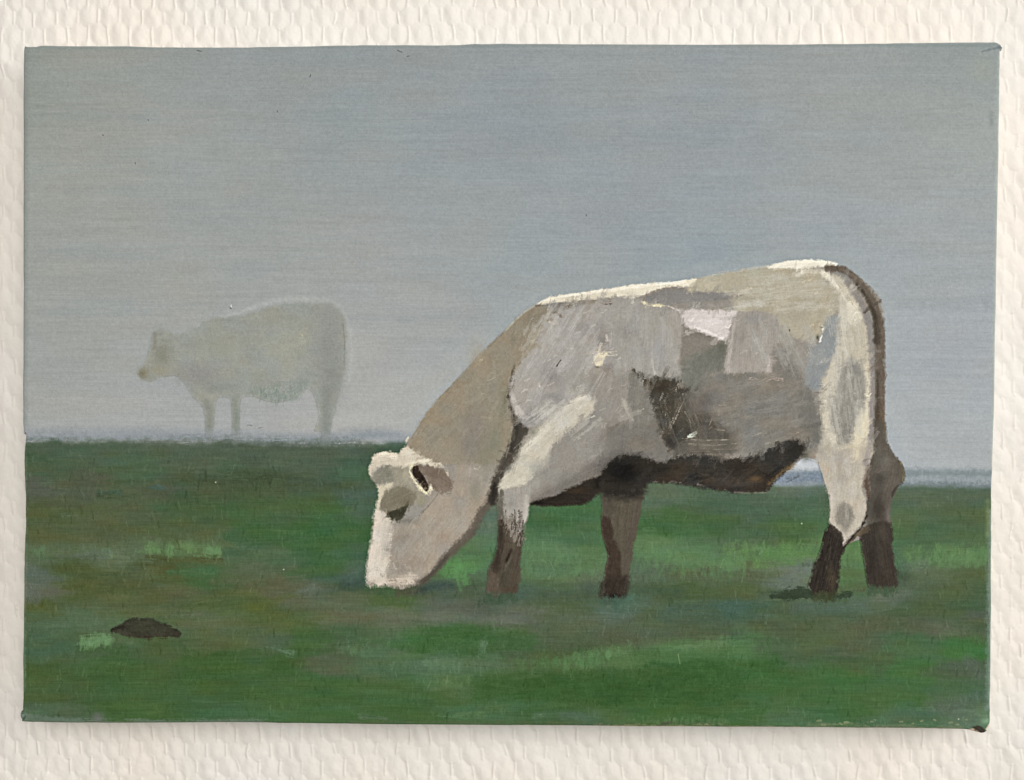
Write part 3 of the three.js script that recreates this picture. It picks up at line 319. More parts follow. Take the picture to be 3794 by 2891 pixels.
stroke(V1, [192, 177, 160], 20, [[1930, 790], [2020, 776], [2090, 800]], { a: 0.8, dry: 0.2, soft: 3 }); poly(V1, [212, 202, 178], [[1990, 820], [2040, 790], [2100, 800], [2060, 850], [2050, 895], [2000, 900]], { soft: 2, rough: 4, h: 1 }); blob(V1, [110, 98, 84], 2020, 905, 36, 14, 0.7); blob(V1, [146, 134, 128], 2120, 900, 50, 60, 0.7); stroke(V1, [200, 194, 186], [14, 30, 8], [[2140, 560], [2120, 720], [2160, 880]], { a: 0.6, dry: 0.4 }); stroke(V1, [206, 200, 188], 8, [[2085, 640], [2095, 690]], { a: 0.6 });
// withers and back light
poly(V1, [206, 198, 180], [[1500, 397], [1590, 347], [1700, 320], [2000, 277], [2210, 257], [2210, 335], [2000, 350], [1800, 366], [1600, 380], [1520, 400]], { soft: 2.5, rough: 3, dir: 8, streak: 8, h: 0.9 }); stroke(V1, [228, 221, 206], [10, 30], [[1560, 365], [1750, 325], [2000, 288], [2205, 272]], { a: 0.8, dry: 0.15, soft: 2, h: 1 });
stroke(V1, [116, 103, 86], [20, 34, 16], [[1520, 408], [1650, 400], [1800, 412]], { dry: 0.45, rough: 5, a: 0.9 }); stroke(V1, [118, 104, 86], [10, 26, 16], [[1640, 460], [1700, 480], [1720, 500]], { dry: 0.5, a: 0.7, rough: 5 }); stroke(V1, [112, 95, 80], [16, 26, 14], [[2000, 380], [2100, 386], [2185, 368]], { dry: 0.4, rough: 5, a: 0.95 }); stroke(V1, [150, 142, 126], 30, [[1750, 385], [2000, 366], [2200, 352]], { dry: 0.3, a: 0.6, soft: 5 });
// crease behind the neck
poly(V1, [88, 82, 71], [[1284, 1145], [1310, 1210], [1350, 1310], [1440, 1400], [1450, 1430], [1405, 1500], [1375, 1600], [1350, 1690], [1255, 1690], [1296, 1560], [1322, 1420], [1302, 1280]], { soft: 4, rough: 4, dir: 80, streak: 7, h: 0.3 }); stroke(V1, [88, 82, 70], [8, 16], [[1335, 890], [1312, 970], [1296, 1050], [1284, 1150]], { soft: 2.5, rough: 3, a: 0.85 }); blob(V1, [68, 62, 52], 1350, 1400, 40, 90, 0.6); blob(V1, [72, 66, 56], 1310, 1640, 40, 80, 0.5);
// upper foreleg
poly(V1, [188, 182, 168], [[1300, 1740], [1400, 1560], [1460, 1470], [1560, 1375], [1700, 1270], [1830, 1155], [1930, 1120], [1995, 1120], [2005, 1200], [1950, 1310], [1800, 1410], [1700, 1490], [1640, 1570], [1590, 1740]], { soft: 4, rough: 5, dir: 42, streak: 8, h: 0.85, tint: 3 });
stroke(V1, [212, 205, 190], [40, 70], [[1400, 1610], [1560, 1440], [1700, 1310]], { a: 0.55, dry: 0.3, soft: 6 }); stroke(V1, [214, 208, 196], [40, 30], [[1750, 1240], [1880, 1150], [1980, 1180]], { a: 0.6, dry: 0.25, soft: 4 }); stroke(V1, [156, 152, 134], [30, 20], [[1440, 1480], [1500, 1410], [1640, 1320]], { a: 0.6, dry: 0.3, soft: 5 }); blob(V1, [128, 128, 110], 1480, 1440, 50, 40, 0.6);
poly(V1, [150, 145, 135], [[1700, 1500], [1850, 1400], [1990, 1280], [2050, 1100], [2205, 950], [2260, 1300], [2205, 1700], [1900, 1720], [1620, 1700], [1640, 1590]], { soft: 12, rough: 6, a: 0.75, dir: 30, streak: 5 }); for (const [x, y, e] of [[1720, 1460, 90], [1830, 1400, 60], [1930, 1330, 50], [2000, 1390, 50], [2070, 1370, 20]]) stroke(V1, [206, 200, 186], 12, [[x, y], [x + e, y - e * 0.5]], { a: 0.7, dry: 0.4, rough: 3, h: 1 }); stroke(V1, [214, 208, 196], 14, [[2050, 1385], [2062, 1370], [2082, 1412]], { a: 0.8, rough: 3, h: 1 });

// flank
poly(V2, [160, 156, 149], [[-60, 430], [180, 470], [350, 520], [450, 560], [515, 640], [560, 740], [640, 830], [520, 900], [480, 1050], [440, 1112], [300, 1090], [90, 1020], [-60, 1080]], { soft: 3, rough: 4, dir: 85, streak: 6, h: 0.7, tint: 2 });
poly(V2, [130, 125, 115], [[750, 1080], [1000, 1060], [1250, 1090], [1500, 1150], [1540, 1200], [1440, 1330], [1500, 1400], [1580, 1450], [1600, 1680], [900, 1720], [850, 1480], [800, 1350], [700, 1300], [700, 1150]], { soft: 6, rough: 6, dir: 20, streak: 7, h: 0.5, tint: 4 });
poly(V2, [122, 116, 106], [[-100, 1450], [100, 1450], [280, 1460], [340, 1600], [400, 1720], [500, 1800], [-200, 1760]], { soft: 14, rough: 6, a: 0.85, dir: 30, tint: 3 }); poly(V2, [134, 129, 118], [[60, 1060], [170, 1120], [240, 1260], [290, 1430], [285, 1465], [100, 1455], [50, 1300]], { soft: 3, rough: 4, dir: 84, streak: 7, h: 0.6 }); poly(V2, [152, 147, 137], [[-260, 1050], [-60, 1080], [60, 1070], [50, 1300], [95, 1450], [-100, 1440], [-260, 1250]], { soft: 9, rough: 5, dir: 70, a: 0.8, streak: 7 }); stroke(V2, [176, 170, 158], [30, 10], [[20, 1290], [60, 1390], [95, 1445]], { a: 0.75, soft: 3, dry: 0.15 }); stroke(V2, [178, 173, 163], [20, 10], [[-20, 960], [20, 1060], [60, 1110]], { a: 0.6, soft: 3, dry: 0.3 });
blob(V2, [157, 156, 155], 310, 880, 60, 180, 0.7); blob(V2, [166, 155, 140], 450, 980, 50, 100, 0.7, { dir: 60, streak: 8 }); blob(V2, [158, 150, 138], 430, 680, 90, 100, 0.5); blob(V2, [134, 129, 121], 60, 740, 90, 90, 0.5); blob(V2, [164, 160, 152], 220, 600, 80, 60, 0.5); stroke(V2, [190, 186, 178], 10, [[250, 900], [258, 1000], [280, 1080]], { a: 0.5, h: 1.2, dry: 0.3 }); stroke(V2, [118, 116, 112], 7, [[296, 910], [310, 980], [306, 1040]], { a: 0.5, h: 0.2 });
poly(V2, [136, 128, 116], [[500, 640], [545, 692], [700, 745], [858, 800], [850, 900], [700, 890], [620, 900], [560, 990], [450, 1010], [490, 900]], { soft: 4, rough: 3, dir: -18, streak: 5, h: 0.4 }); poly(V2, [121, 120, 109], [[620, 900], [700, 880], [820, 830], [858, 900], [835, 1040], [700, 1075], [690, 1160], [580, 1260], [540, 1200], [500, 1150], [480, 1080], [520, 960]], { soft: 8, rough: 5, dir: 50, streak: 5 }); blob(V2, [104, 102, 88], 820, 860, 50, 60, 0.7); blob(V2, [108, 106, 92], 720, 900, 70, 50, 0.45);
poly(V2, [94, 87, 75], [[560, 1400], [640, 1400], [720, 1390], [800, 1420], [830, 1500], [910, 1570], [895, 1720], [440, 1740], [460, 1600]], { soft: 14, rough: 5, a: 0.9, dir: 10, streak: 7, tint: 4 });
poly(V2, [84, 78, 66], [[110, 1045], [160, 1078], [230, 1100], [300, 1092], [430, 1112], [490, 1120], [480, 1160], [560, 1190], [545, 1280], [560, 1400], [630, 1500], [560, 1570], [480, 1640], [410, 1690], [340, 1600], [290, 1450], [255, 1300], [180, 1150]], { soft: 7, rough: 8, dry: 0.12, dir: 65, streak: 9, h: 0.6, tint: 4 });
blob(V2, [96, 90, 80], 560, 1330, 110, 150, 0.8); blob(V2, [104, 98, 88], 330, 1500, 70, 130, 0.5); blob(V2, [64, 56, 44], 330, 1180, 130, 80, 0.6, { dir: 60, streak: 8 }); blob(V2, [100, 94, 87], 670, 1290, 130, 130, 0.85); blob(V2, [88, 80, 70], 640, 1420, 110, 90, 0.7); blob(V2, [84, 77, 66], 540, 1500, 90, 110, 0.6); blob(V2, [100, 93, 83], 620, 1720, 200, 70, 0.6); blob(V2, [70, 66, 62], 400, 1620, 60, 60, 0.6); blob(V2, [112, 103, 90], 680, 1640, 190, 60, 0.55); blob(V2, [92, 74, 56], 760, 1480, 50, 60, 0.5); for (let k = 0; k < 26; k++) { const x = 300 + rnd() * 330, y = 1180 + rnd() * 330; stroke(V2, rnd() < 0.45 ? [128, 118, 98] : [62, 55, 44], 6 + rnd() * 6, [[x, y], [x + 20 + rnd() * 20, y + 50 + rnd() * 50]], { a: 0.45, dry: 0.4, soft: 1.5 }); }
// loin, rump
poly(V2, [174, 167, 149], [[540, 355], [620, 290], [800, 256], [1000, 224], [1240, 190], [1430, 205], [1650, 236], [1760, 330], [1790, 480], [1730, 600], [1680, 700], [1600, 800], [1500, 810], [1300, 710], [1200, 575], [950, 562], [900, 470], [1000, 420], [800, 405], [560, 390]], { soft: 4, rough: 4, dir: 5, streak: 5, h: 0.6, tint: 3 });
blob(V2, [186, 178, 158], 700, 340, 160, 50, 0.6); blob(V2, [176, 176, 158], 1080, 250, 160, 50, 0.5); blob(V2, [162, 155, 137], 1450, 560, 220, 160, 0.6); blob(V2, [178, 171, 154], 1400, 380, 250, 80, 0.5); blob(V2, [160, 154, 140], 1080, 480, 160, 60, 0.6); blob(V2, [160, 156, 142], 1330, 760, 120, 90, 0.6); blob(V2, [158, 153, 144], 1450, 900, 120, 130, 0.7);
poly(V2, [141, 137, 131], [[175, 470], [220, 425], [300, 395], [400, 380], [520, 372], [560, 395], [640, 405], [850, 412], [890, 430], [850, 470], [600, 482], [350, 512], [200, 492]], { soft: 3, rough: 4, dir: 3, streak: 4, h: 0.6 }); blob(V2, [162, 156, 150], 720, 510, 220, 30, 0.6); stroke(V2, [222, 211, 178], [26, 20], [[188, 488], [215, 515], [300, 512], [372, 520]], { soft: 2, rough: 4, a: 0.9, dry: 0.15, h: 1 }); stroke(V2, [196, 184, 156], [24, 14], [[570, 390], [590, 430]], { a: 0.7, dry: 0.3 }); stroke(V2, [208, 196, 172], [20, 22], [[930, 430], [980, 410], [1000, 385], [1060, 370]], { a: 0.6, dry: 0.4, rough: 4 });
poly(V2, [216, 208, 190], [[-20, 358], [200, 332], [450, 312], [620, 292], [560, 345], [400, 362], [300, 372], [220, 410], [160, 438], [-20, 445]], { soft: 2.5, rough: 3.5, dir: 8, streak: 8, h: 0.9 }); stroke(V2, [230, 222, 208], [20, 24], [[0, 372], [250, 342], [520, 318]], { a: 0.7, dry: 0.25, h: 1 }); blob(V2, [196, 190, 172], 70, 410, 100, 26, 0.6);
poly(V2, [223, 217, 201], [[1200, 192], [1320, 160], [1430, 141], [1560, 139], [1680, 146], [1768, 166], [1740, 200], [1640, 196], [1500, 206], [1350, 210], [1220, 210]], { soft: 2.5, rough: 3, dir: 4, streak: 7, h: 0.9 }); stroke(V2, [206, 200, 184], [30, 50], [[1400, 262], [1520, 250], [1640, 230]], { a: 0.55, dry: 0.35, soft: 5 }); stroke(V2, [196, 190, 176], 20, [[700, 268], [1000, 216], [1250, 178]], { a: 0.5, dry: 0.3, soft: 3 });
poly(V2, [200, 192, 187], [[380, 512], [480, 540], [700, 548], [952, 558], [945, 645], [890, 685], [866, 800], [700, 748], [545, 690], [500, 620], [470, 570]], { soft: 3, rough: 3, dir: 4, streak: 7, h: 1 }); blob(V2, [212, 204, 200], 740, 650, 160, 60, 0.7, { streak: 8 }); blob(V2, [176, 168, 162], 470, 590, 60, 60, 0.5); stroke(V2, [224, 216, 210], [10, 20], [[600, 690], [720, 730], [850, 790]], { a: 0.7, soft: 2, h: 1.1 }); stroke(V2, [210, 203, 197], 14, [[560, 590], [900, 590]], { a: 0.4, dry: 0.4 });
poly(V2, [160, 154, 146], [[950, 572], [1200, 572], [1290, 640], [1300, 800], [1240, 860], [1250, 960], [1200, 1040], [1000, 1060], [850, 1056], [862, 850], [892, 690]], { soft: 3, rough: 4, dir: 86, streak: 9, h: 0.8 }); stroke(V2, [182, 174, 167], [24, 40], [[925, 660], [890, 850], [880, 1040]], { a: 0.7, dry: 0.25, soft: 3 }); blob(V2, [146, 142, 136], 1090, 620, 140, 60, 0.7); blob(V2, [148, 142, 134], 960, 780, 50, 110, 0.55); blob(V2, [166, 163, 157], 1110, 780, 80, 60, 0.6); blob(V2, [168, 158, 149], 1050, 980, 150, 70, 0.6, { dir: 86, streak: 9 }); stroke(V2, [190, 180, 174], [20, 40, 16], [[1205, 920], [1215, 980], [1200, 1040]], { a: 0.75, soft: 3 });
poly(V2, [126, 120, 110], [[1250, 910], [1400, 990], [1490, 1110], [1480, 1160], [1300, 1110], [1240, 1060], [1262, 960]], { soft: 9, rough: 5, a: 0.85 }); blob(V2, [136, 130, 120], 1320, 880, 90, 60, 0.6); stroke(V2, [170, 156, 146], [20, 30, 10], [[1060, 1106], [1180, 1104], [1310, 1120]], { a: 0.75, dry: 0.4, rough: 6, h: 1 }); stroke(V2, [168, 154, 140], 14, [[990, 1190], [1040, 1150], [1250, 1090]], { a: 0.5, dry: 0.55, rough: 5 }); stroke(V2, [164, 154, 142], 12, [[900, 1050], [906, 1140]], { a: 0.6, dry: 0.3 }); blob(V2, [116, 110, 98], 860, 1080, 90, 30, 0.5); blob(V2, [140, 132, 120], 1100, 1250, 140, 60, 0.45); for (let k = 0; k < 60; k++) { const x = 820 + rnd() * 650, y = 1150 + rnd() * 420, b = rnd() < 0.5; stroke(V2, b ? [150, 140, 126] : [110, 104, 94], 8 + rnd() * 12, [[x, y], [x + 40 + rnd() * 60, y - 10 - rnd() * 30]], { a: 0.35, dry: 0.5, rough: 4, soft: 2 }); }
for (const [p, w] of [[[[1070, 1580], [1100, 1565], [1140, 1552]], 9], [[[1180, 1642], [1270, 1615], [1340, 1580]], 9], [[[1340, 1555], [1400, 1560], [1450, 1548]], 7], [[[770, 1520], [810, 1528], [850, 1530]], 7], [[[500, 1598], [700, 1612], [890, 1606]], 5], [[[560, 1640], [760, 1650], [940, 1640]], 5], [[[720, 1490], [742, 1440]], 8], [[[800, 1330], [860, 1326]], 7], [[[720, 1520], [750, 1490]], 7], [[[520, 1380], [560, 1450], [570, 1500]], 7]]) stroke(V2, [188, 178, 160], w, p, { a: 0.5, soft: 1.2, rough: 1.5, dry: 0.3, h: 1 });
poly(V2, [182, 186, 172], [[540, 1582], [580, 1550], [620, 1540], [610, 1570], [570, 1590]], { soft: 1.5, rough: 3, h: 1.1 });
// thigh
poly(V2, [186, 179, 163], [[1640, 250], [1760, 260], [1860, 350], [1960, 500], [2020, 700], [2050, 1000], [2050, 1300], [2040, 1720], [1640, 1720], [1640, 1450], [1620, 1220], [1640, 1080], [1720, 950], [1790, 800], [1770, 600], [1780, 430]], { soft: 5, rough: 4, dir: 85, streak: 7, h: 0.7, tint: 3 });
stroke(V2, [214, 207, 190], [50, 120, 30], [[1660, 252], [1790, 370], [1860, 470], [1910, 610]], { a: 0.8, dry: 0.15, soft: 4, rough: 4, h: 1 }); blob(V2, [176, 168, 148], 1900, 800, 70, 200, 0.6, { dir: 84 }); blob(V2, [178, 170, 152], 1960, 700, 50, 250, 0.4, { dir: 84 });
poly(V2, [147, 151, 151], [[1680, 620], [1770, 600], [1762, 700], [1795, 800], [1730, 950], [1650, 1080], [1620, 1200], [1530, 1185], [1500, 1080], [1550, 900], [1640, 800]], { soft: 6, rough: 6, dir: 65, streak: 5, a: 0.9 }); blob(V2, [160, 158, 150], 1600, 950, 70, 90, 0.5); blob(V2, [140, 141, 144], 1570, 1120, 60, 60, 0.6); stroke(V2, [236, 232, 220], [14, 26, 18], [[1650, 690], [1645, 750], [1630, 800]], { a: 0.9, rough: 4, dry: 0.1, h: 1.2 }); blob(V2, [84, 82, 62], 1605, 770, 22, 30, 0.8); blob(V2, [98, 94, 74], 1640, 690, 16, 14, 0.7); blob(V2, [196, 188, 168], 1625, 660, 26, 20, 0.6); blob(V2, [70, 60, 44], 1376, 714, 8, 12, 0.8);
stroke(V2, [190, 183, 169], [60, 110, 60], [[1800, 850], [1740, 1020], [1680, 1220], [1670, 1400], [1720, 1580], [1800, 1680]], { a: 0.8, dry: 0.1, soft: 5, rough: 5 }); for (let k = 0; k < 22; k++) { const x = 1560 + rnd() * 160, y = 1150 + rnd() * 260; stroke(V2, rnd() < 0.5 ? [206, 199, 186] : [112, 108, 100], 8, [[x, y], [x + 40, y + 4]], { a: 0.5, dry: 0.4, rough: 3 }); }
poly(V2, [141, 137, 127], [[1870, 930], [1960, 1000], [2000, 1150], [1990, 1350], [1925, 1440], [1895, 1600], [1800, 1645], [1735, 1520], [1720, 1380], [1760, 1180], [1810, 1020]], { soft: 8, rough: 5, a: 0.85, dir: 82, streak: 8, h: 0.6 }); blob(V2, [128, 123, 113], 1850, 1500, 60, 130, 0.6); blob(V2, [132, 129, 124], 1900, 1030, 40, 90, 0.5); stroke(V2, [206, 196, 174], [50, 40, 60], [[2025, 1000], [2030, 1300], [1990, 1500], [1960, 1720]], { a: 0.75, dry: 0.15, soft: 5, rough: 4 }); poly(V2, [200, 191, 170], [[1930, 1440], [1990, 1400], [2030, 1440], [2030, 1720], [1880, 1720], [1910, 1580]], { soft: 5, rough: 4, dir: 85, streak: 8, a: 0.8 });
stroke(V2, [143, 136, 130], [30, 56, 60], [[1840, 330], [1960, 490], [2030, 700], [2062, 1000], [2060, 1300], [2050, 1720]], { a: 0.85, soft: 4, rough: 3 }); poly(V2, [112, 111, 103], [[1430, 1340], [1530, 1190], [1600, 1350], [1640, 1450], [1640, 1650], [1560, 1600], [1480, 1440]], { soft: 11, rough: 6, a: 0.75 });
// tail
stroke(V2, [112, 100, 86], [50, 80, 76], [[1690, 205], [1830, 225], [1950, 330], [2060, 500], [2112, 700], [2118, 1000], [2114, 1300], [2112, 1500], [2120, 1720]], { soft: 3, rough: 2.5, streak: 8, h: 0.6 }); stroke(V2, [82, 73, 61], [20, 60, 36], [[1930, 340], [2010, 450], [2080, 620], [2092, 800]], { a: 0.85, soft: 4, rough: 3 }); stroke(V2, [84, 74, 62], [20, 22], [[2096, 1050], [2096, 1300], [2085, 1650]], { a: 0.6, soft: 4 }); stroke(V2, [140, 128, 110], [14, 24], [[1800, 210], [1960, 310], [2090, 420], [2140, 560]], { a: 0.55, dry: 0.2, soft: 3 }); stroke(V2, [96, 76, 58], 16, [[1640, 200], [1720, 208]], { a: 0.6, dry: 0.3 }); stroke(V2, [132, 112, 74], [10, 16], [[2140, 1400], [2150, 1600]], { a: 0.6, soft: 3 });

// head
poly(V3, [161, 152, 137], [[320, 860], [440, 880], [640, 940], [760, 760], [900, 700], [940, 620], [1000, 480], [1200, 500], [1320, 520], [1280, 680], [1200, 830], [1080, 1030], [960, 1150], [850, 1250], [740, 1390], [640, 1470], [500, 1500], [420, 1460], [350, 1300], [330, 1000]], { soft: 5, rough: 3, dir: 50, streak: 4, h: 0.4, tint: 4 });
blob(V3, [152, 143, 124], 900, 400, 260, 140, 0.5); blob(V3, [130, 124, 115], 1080, 330, 140, 150, 0.6); blob(V3, [136, 132, 110], 1210, 430, 90, 200, 0.65); blob(V3, [158, 148, 131], 1000, 640, 130, 140, 0.6); blob(V3, [138, 132, 112], 1130, 700, 70, 150, 0.6); blob(V3, [166, 155, 141], 820, 800, 130, 130, 0.5); blob(V3, [142, 134, 122], 540, 1080, 110, 120, 0.7); blob(V3, [160, 146, 128], 850, 1080, 180, 140, 0.5); blob(V3, [154, 140, 122], 620, 1280, 160, 120, 0.6);
poly(V3, [200, 191, 177], [[318, 850], [400, 890], [440, 930], [448, 1010], [432, 1150], [424, 1280], [390, 1400], [370, 1480], [250, 1480], [238, 1380], [244, 1250], [268, 1130], [288, 1000], [302, 900]], { soft: 5, rough: 5, dir: 80, streak: 6, h: 0.7, tint: 2 }); blob(V3, [176, 168, 156], 390, 1060, 60, 150, 0.5); blob(V3, [216, 205, 192], 330, 1080, 40, 150, 0.5); blob(V3, [150, 142, 132], 400, 1170, 40, 60, 0.5); stroke(V3, [196, 184, 168], [60, 90, 50], [[300, 1450], [450, 1440], [600, 1430]], { dry: 0.3, a: 0.8, soft: 6, rough: 6 }); blob(V3, [112, 106, 92], 270, 1460, 50, 30, 0.7); blob(V3, [160, 152, 142], 430, 1060, 40, 120, 0.7, { dry: 0.3 }); blob(V3, [140, 132, 122], 400, 1190, 46, 70, 0.7, { dry: 0.25 }); blob(V3, [150, 142, 130], 330, 1330, 40, 40, 0.5, { dry: 0.4 }); blob(V3, [138, 128, 114], 480, 1330, 70, 60, 0.6, { dry: 0.3 }); blob(V3, [176, 166, 152], 360, 870, 46, 40, 0.5, { dry: 0.4 });
stroke(V3, [150, 140, 126], [10, 16], [[298, 940], [270, 1120], [246, 1290], [240, 1420]], { a: 0.45, soft: 3, dry: 0.3 }); blob(V3, [140, 128, 114], 640, 1440, 60, 40, 0.6); for (let k = 0; k < 24; k++) { const x = 300 + rnd() * 320, y = 1280 + rnd() * 210; stroke(V3, rnd() < 0.55 ? [210, 198, 182] : [128, 117, 104], 10, [[x, y], [x + 14, y + 18]], { a: 0.4, dry: 0.3, rough: 3 }); }
stroke(V3, [102, 93, 79], [50, 44, 70, 0], [[1285, 700], [1250, 790], [1180, 880], [1080, 1060], [930, 1200], [790, 1360], [660, 1470]], { soft: 5, rough: 4, a: 0.9 }); stroke(V3, [82, 76, 64], [20, 44], [[900, 1230], [790, 1360], [700, 1440]], { soft: 5, a: 0.6 });
stroke(V3, [78, 71, 60], [50, 90, 60], [[1440, 240], [1410, 380], [1350, 500], [1290, 640], [1268, 770]], { soft: 6, rough: 4, streak: 7 }); stroke(V3, [62, 55, 46], 30, [[1290, 640], [1275, 720], [1262, 800]], { soft: 4, a: 0.7 }); stroke(V3, [96, 88, 76], [70, 40], [[1440, 420], [1340, 530], [1300, 620]], { soft: 7, a: 0.7 }); stroke(V3, [164, 157, 140], [8, 10], [[1425, 180], [1410, 300], [1375, 430]], { a: 0.7, soft: 2.5 });
poly(V3, [195, 186, 168], [[256, 565], [262, 500], [280, 440], [330, 394], [400, 378], [460, 394], [500, 408], [520, 372], [570, 330], [620, 370], [700, 420], [800, 465], [870, 500], [830, 520], [700, 490], [620, 500], [560, 525], [460, 512], [400, 488], [340, 505], [285, 590]], { soft: 3.5, rough: 4.5, dir: 10, streak: 7, h: 0.8 }); stroke(V3, [224, 214, 196], [20, 40], [[300, 440], [380, 400], [470, 425]], { a: 0.7, dry: 0.2, soft: 3 }); stroke(V3, [220, 212, 192], [16, 40, 20], [[560, 490], [620, 470], [740, 460]], { a: 0.6, dry: 0.25, soft: 3 }); blob(V3, [212, 205, 190], 580, 400, 60, 50, 0.6); stroke(V3, [218, 208, 184], [20, 26], [[562, 300], [578, 268]], { a: 0.7, dry: 0.2 });
poly(V3, [140, 136, 119], [[280, 590], [330, 525], [400, 494], [470, 540], [500, 620], [440, 640], [340, 650], [295, 630]], { soft: 5, rough: 5, streak: 6 }); blob(V3, [122, 120, 100], 420, 560, 50, 50, 0.55); blob(V3, [158, 154, 140], 285, 560, 26, 60, 0.6);
poly(V3, [156, 150, 131], [[460, 525], [590, 515], [620, 610], [690, 700], [730, 780], [640, 810], [550, 730], [470, 660]], { soft: 6, rough: 4, dir: 75, streak: 5 }); blob(V3, [176, 168, 146], 560, 560, 50, 50, 0.6); blob(V3, [120, 112, 92], 580, 720, 60, 50, 0.5); blob(V3, [150, 148, 116], 680, 790, 50, 60, 0.6);
poly(V3, [190, 182, 162], [[322, 660], [380, 640], [456, 632], [440, 680], [392, 712], [362, 780], [345, 850], [318, 840], [334, 740]], { soft: 3.5, rough: 4 }); poly(V3, [129, 121, 100], [[390, 702], [500, 664], [600, 700], [650, 760], [590, 830], [430, 892], [362, 852], [352, 795]], { soft: 3.5, rough: 3, dir: 25, streak: 6, h: 0.4 }); blob(V3, [112, 104, 84], 560, 780, 60, 40, 0.5); poly(V3, [80, 78, 58], [[400, 888], [480, 858], [580, 815], [560, 865], [512, 940], [440, 935]], { soft: 2.5, rough: 2.5, h: 0.3 }); blob(V3, [112, 110, 100], 560, 950, 130, 40, 0.65); blob(V3, [152, 148, 134], 630, 870, 60, 40, 0.6); stroke(V3, [120, 112, 96], [16, 10], [[660, 910], [740, 830], [820, 730]], { a: 0.6, dry: 0.3 });
poly(V3, [131, 115, 98], [[650, 495], [760, 500], [860, 530], [910, 590], [938, 650], [900, 722], [780, 692], [715, 600]], { soft: 4, rough: 7, dir: -35, streak: 8 }); blob(V3, [116, 98, 82], 800, 560, 70, 50, 0.5); blob(V3, [150, 134, 118], 850, 690, 60, 30, 0.5, { dry: 0.4 }); stroke(V3, [204, 194, 172], [10, 20], [[780, 490], [860, 500], [905, 570]], { a: 0.5, dry: 0.4 });
stroke(V3, [214, 203, 174], [26, 34, 20], [[605, 490], [590, 550], [640, 640], [715, 712], [762, 690]], { soft: 2.5, rough: 4, dry: 0.1 }); stroke(V3, [206, 196, 166], [14, 8], [[700, 700], [740, 740]], { a: 0.7 }); poly(V3, [74, 57, 40], [[612, 506], [650, 500], [690, 560], [735, 640], [742, 690], [715, 700], [670, 635], [620, 570]], { soft: 2, rough: 2, dir: -55, h: 0.25 }); blob(V3, [48, 36, 26], 690, 610, 20, 60, 0.6);

// forelegs and belly
poly(V3, [150, 145, 135], [[1540, 520], [1700, 460], [1800, 300], [1950, 180], [2150, 120], [2205, 420], [2100, 520], [1900, 650], [1700, 740], [1560, 760]], { soft: 11, rough: 4, a: 0.7, dir: 30, streak: 6 }); poly(V3, [192, 186, 170], [[1312, 660], [1340, 600], [1400, 540], [1460, 500], [1560, 500], [1600, 560], [1530, 650], [1440, 675], [1370, 690], [1320, 710]], { soft: 5, rough: 4, dir: 35, streak: 7, h: 0.8 }); blob(V3, [176, 176, 164], 1600, 520, 80, 70, 0.6); blob(V3, [168, 166, 156], 1620, 640, 60, 80, 0.5);
stroke(V3, [112, 105, 97], [60, 100, 110], [[1620, 780], [1800, 700], [2000, 590], [2180, 470]], { soft: 16, rough: 4, a: 0.85 }); poly(V3, [64, 55, 42], [[1570, 812], [1660, 772], [1760, 748], [1900, 680], [2050, 612], [2220, 560], [2240, 640], [2180, 690], [2100, 752], [2040, 802], [1900, 820], [1750, 826], [1620, 820]], { soft: 4, rough: 3, streak: 6 }); blob(V3, [92, 70, 46], 1960, 700, 110, 30, 0.55); blob(V3, [42, 34, 26], 1640, 800, 70, 18, 0.6); blob(V3, [44, 34, 24], 2150, 640, 70, 60, 0.7);
poly(V3, [161, 156, 148], [[1330, 700], [1390, 686], [1500, 664], [1590, 640], [1572, 760], [1560, 880], [1530, 960], [1420, 960], [1340, 900]], { soft: 4, rough: 3.5, dir: 86, streak: 8, h: 0.6 }); stroke(V3, [104, 100, 86], [30, 60, 50], [[1335, 710], [1332, 860], [1340, 1000]], { soft: 5, rough: 4, streak: 8, dry: 0.1 }); stroke(V3, [188, 182, 170], [20, 40], [[1540, 740], [1545, 860], [1530, 930]], { a: 0.6, soft: 4 }); blob(V3, [140, 135, 126], 1420, 800, 40, 90, 0.5);
poly(V3, [88, 78, 62], [[1316, 950], [1350, 920], [1390, 985], [1440, 1060], [1520, 1050], [1500, 1180], [1470, 1240], [1400, 1260], [1380, 1320], [1330, 1420], [1236, 1400], [1240, 1330], [1274, 1270], [1304, 1150]], { soft: 4, rough: 4, dir: 80, streak: 10, h: 0.4 }); poly(V3, [128, 118, 104], [[1370, 920], [1530, 930], [1520, 1010], [1508, 1120], [1440, 1120], [1380, 1020]], { soft: 7, rough: 8, dry: 0.4, dir: 75, streak: 12 }); stroke(V3, [60, 52, 40], [30, 60], [[1330, 1000], [1330, 1150], [1290, 1330]], { a: 0.5, soft: 8, dry: 0.2 }); stroke(V3, [58, 44, 30], [20, 14], [[1420, 1180], [1380, 1280]], { a: 0.8, soft: 3 }); blob(V3, [108, 98, 78], 1430, 1160, 40, 60, 0.5);
poly(V3, [88, 79, 63], [[1440, 1180], [1498, 1190], [1492, 1290], [1494, 1400], [1480, 1480], [1450, 1550], [1330, 1560], [1300, 1440], [1360, 1340], [1400, 1270]], { soft: 4, rough: 3, dir: 75, streak: 8, h: 0.4 }); poly(V3, [98, 86, 70], [[1238, 1360], [1310, 1400], [1320, 1560], [1222, 1548]], { soft: 6, rough: 4, dir: 80 }); blob(V3, [92, 74, 56], 1400, 1510, 80, 40, 0.5); blob(V3, [94, 82, 62], 1440, 1400, 40, 70, 0.5);
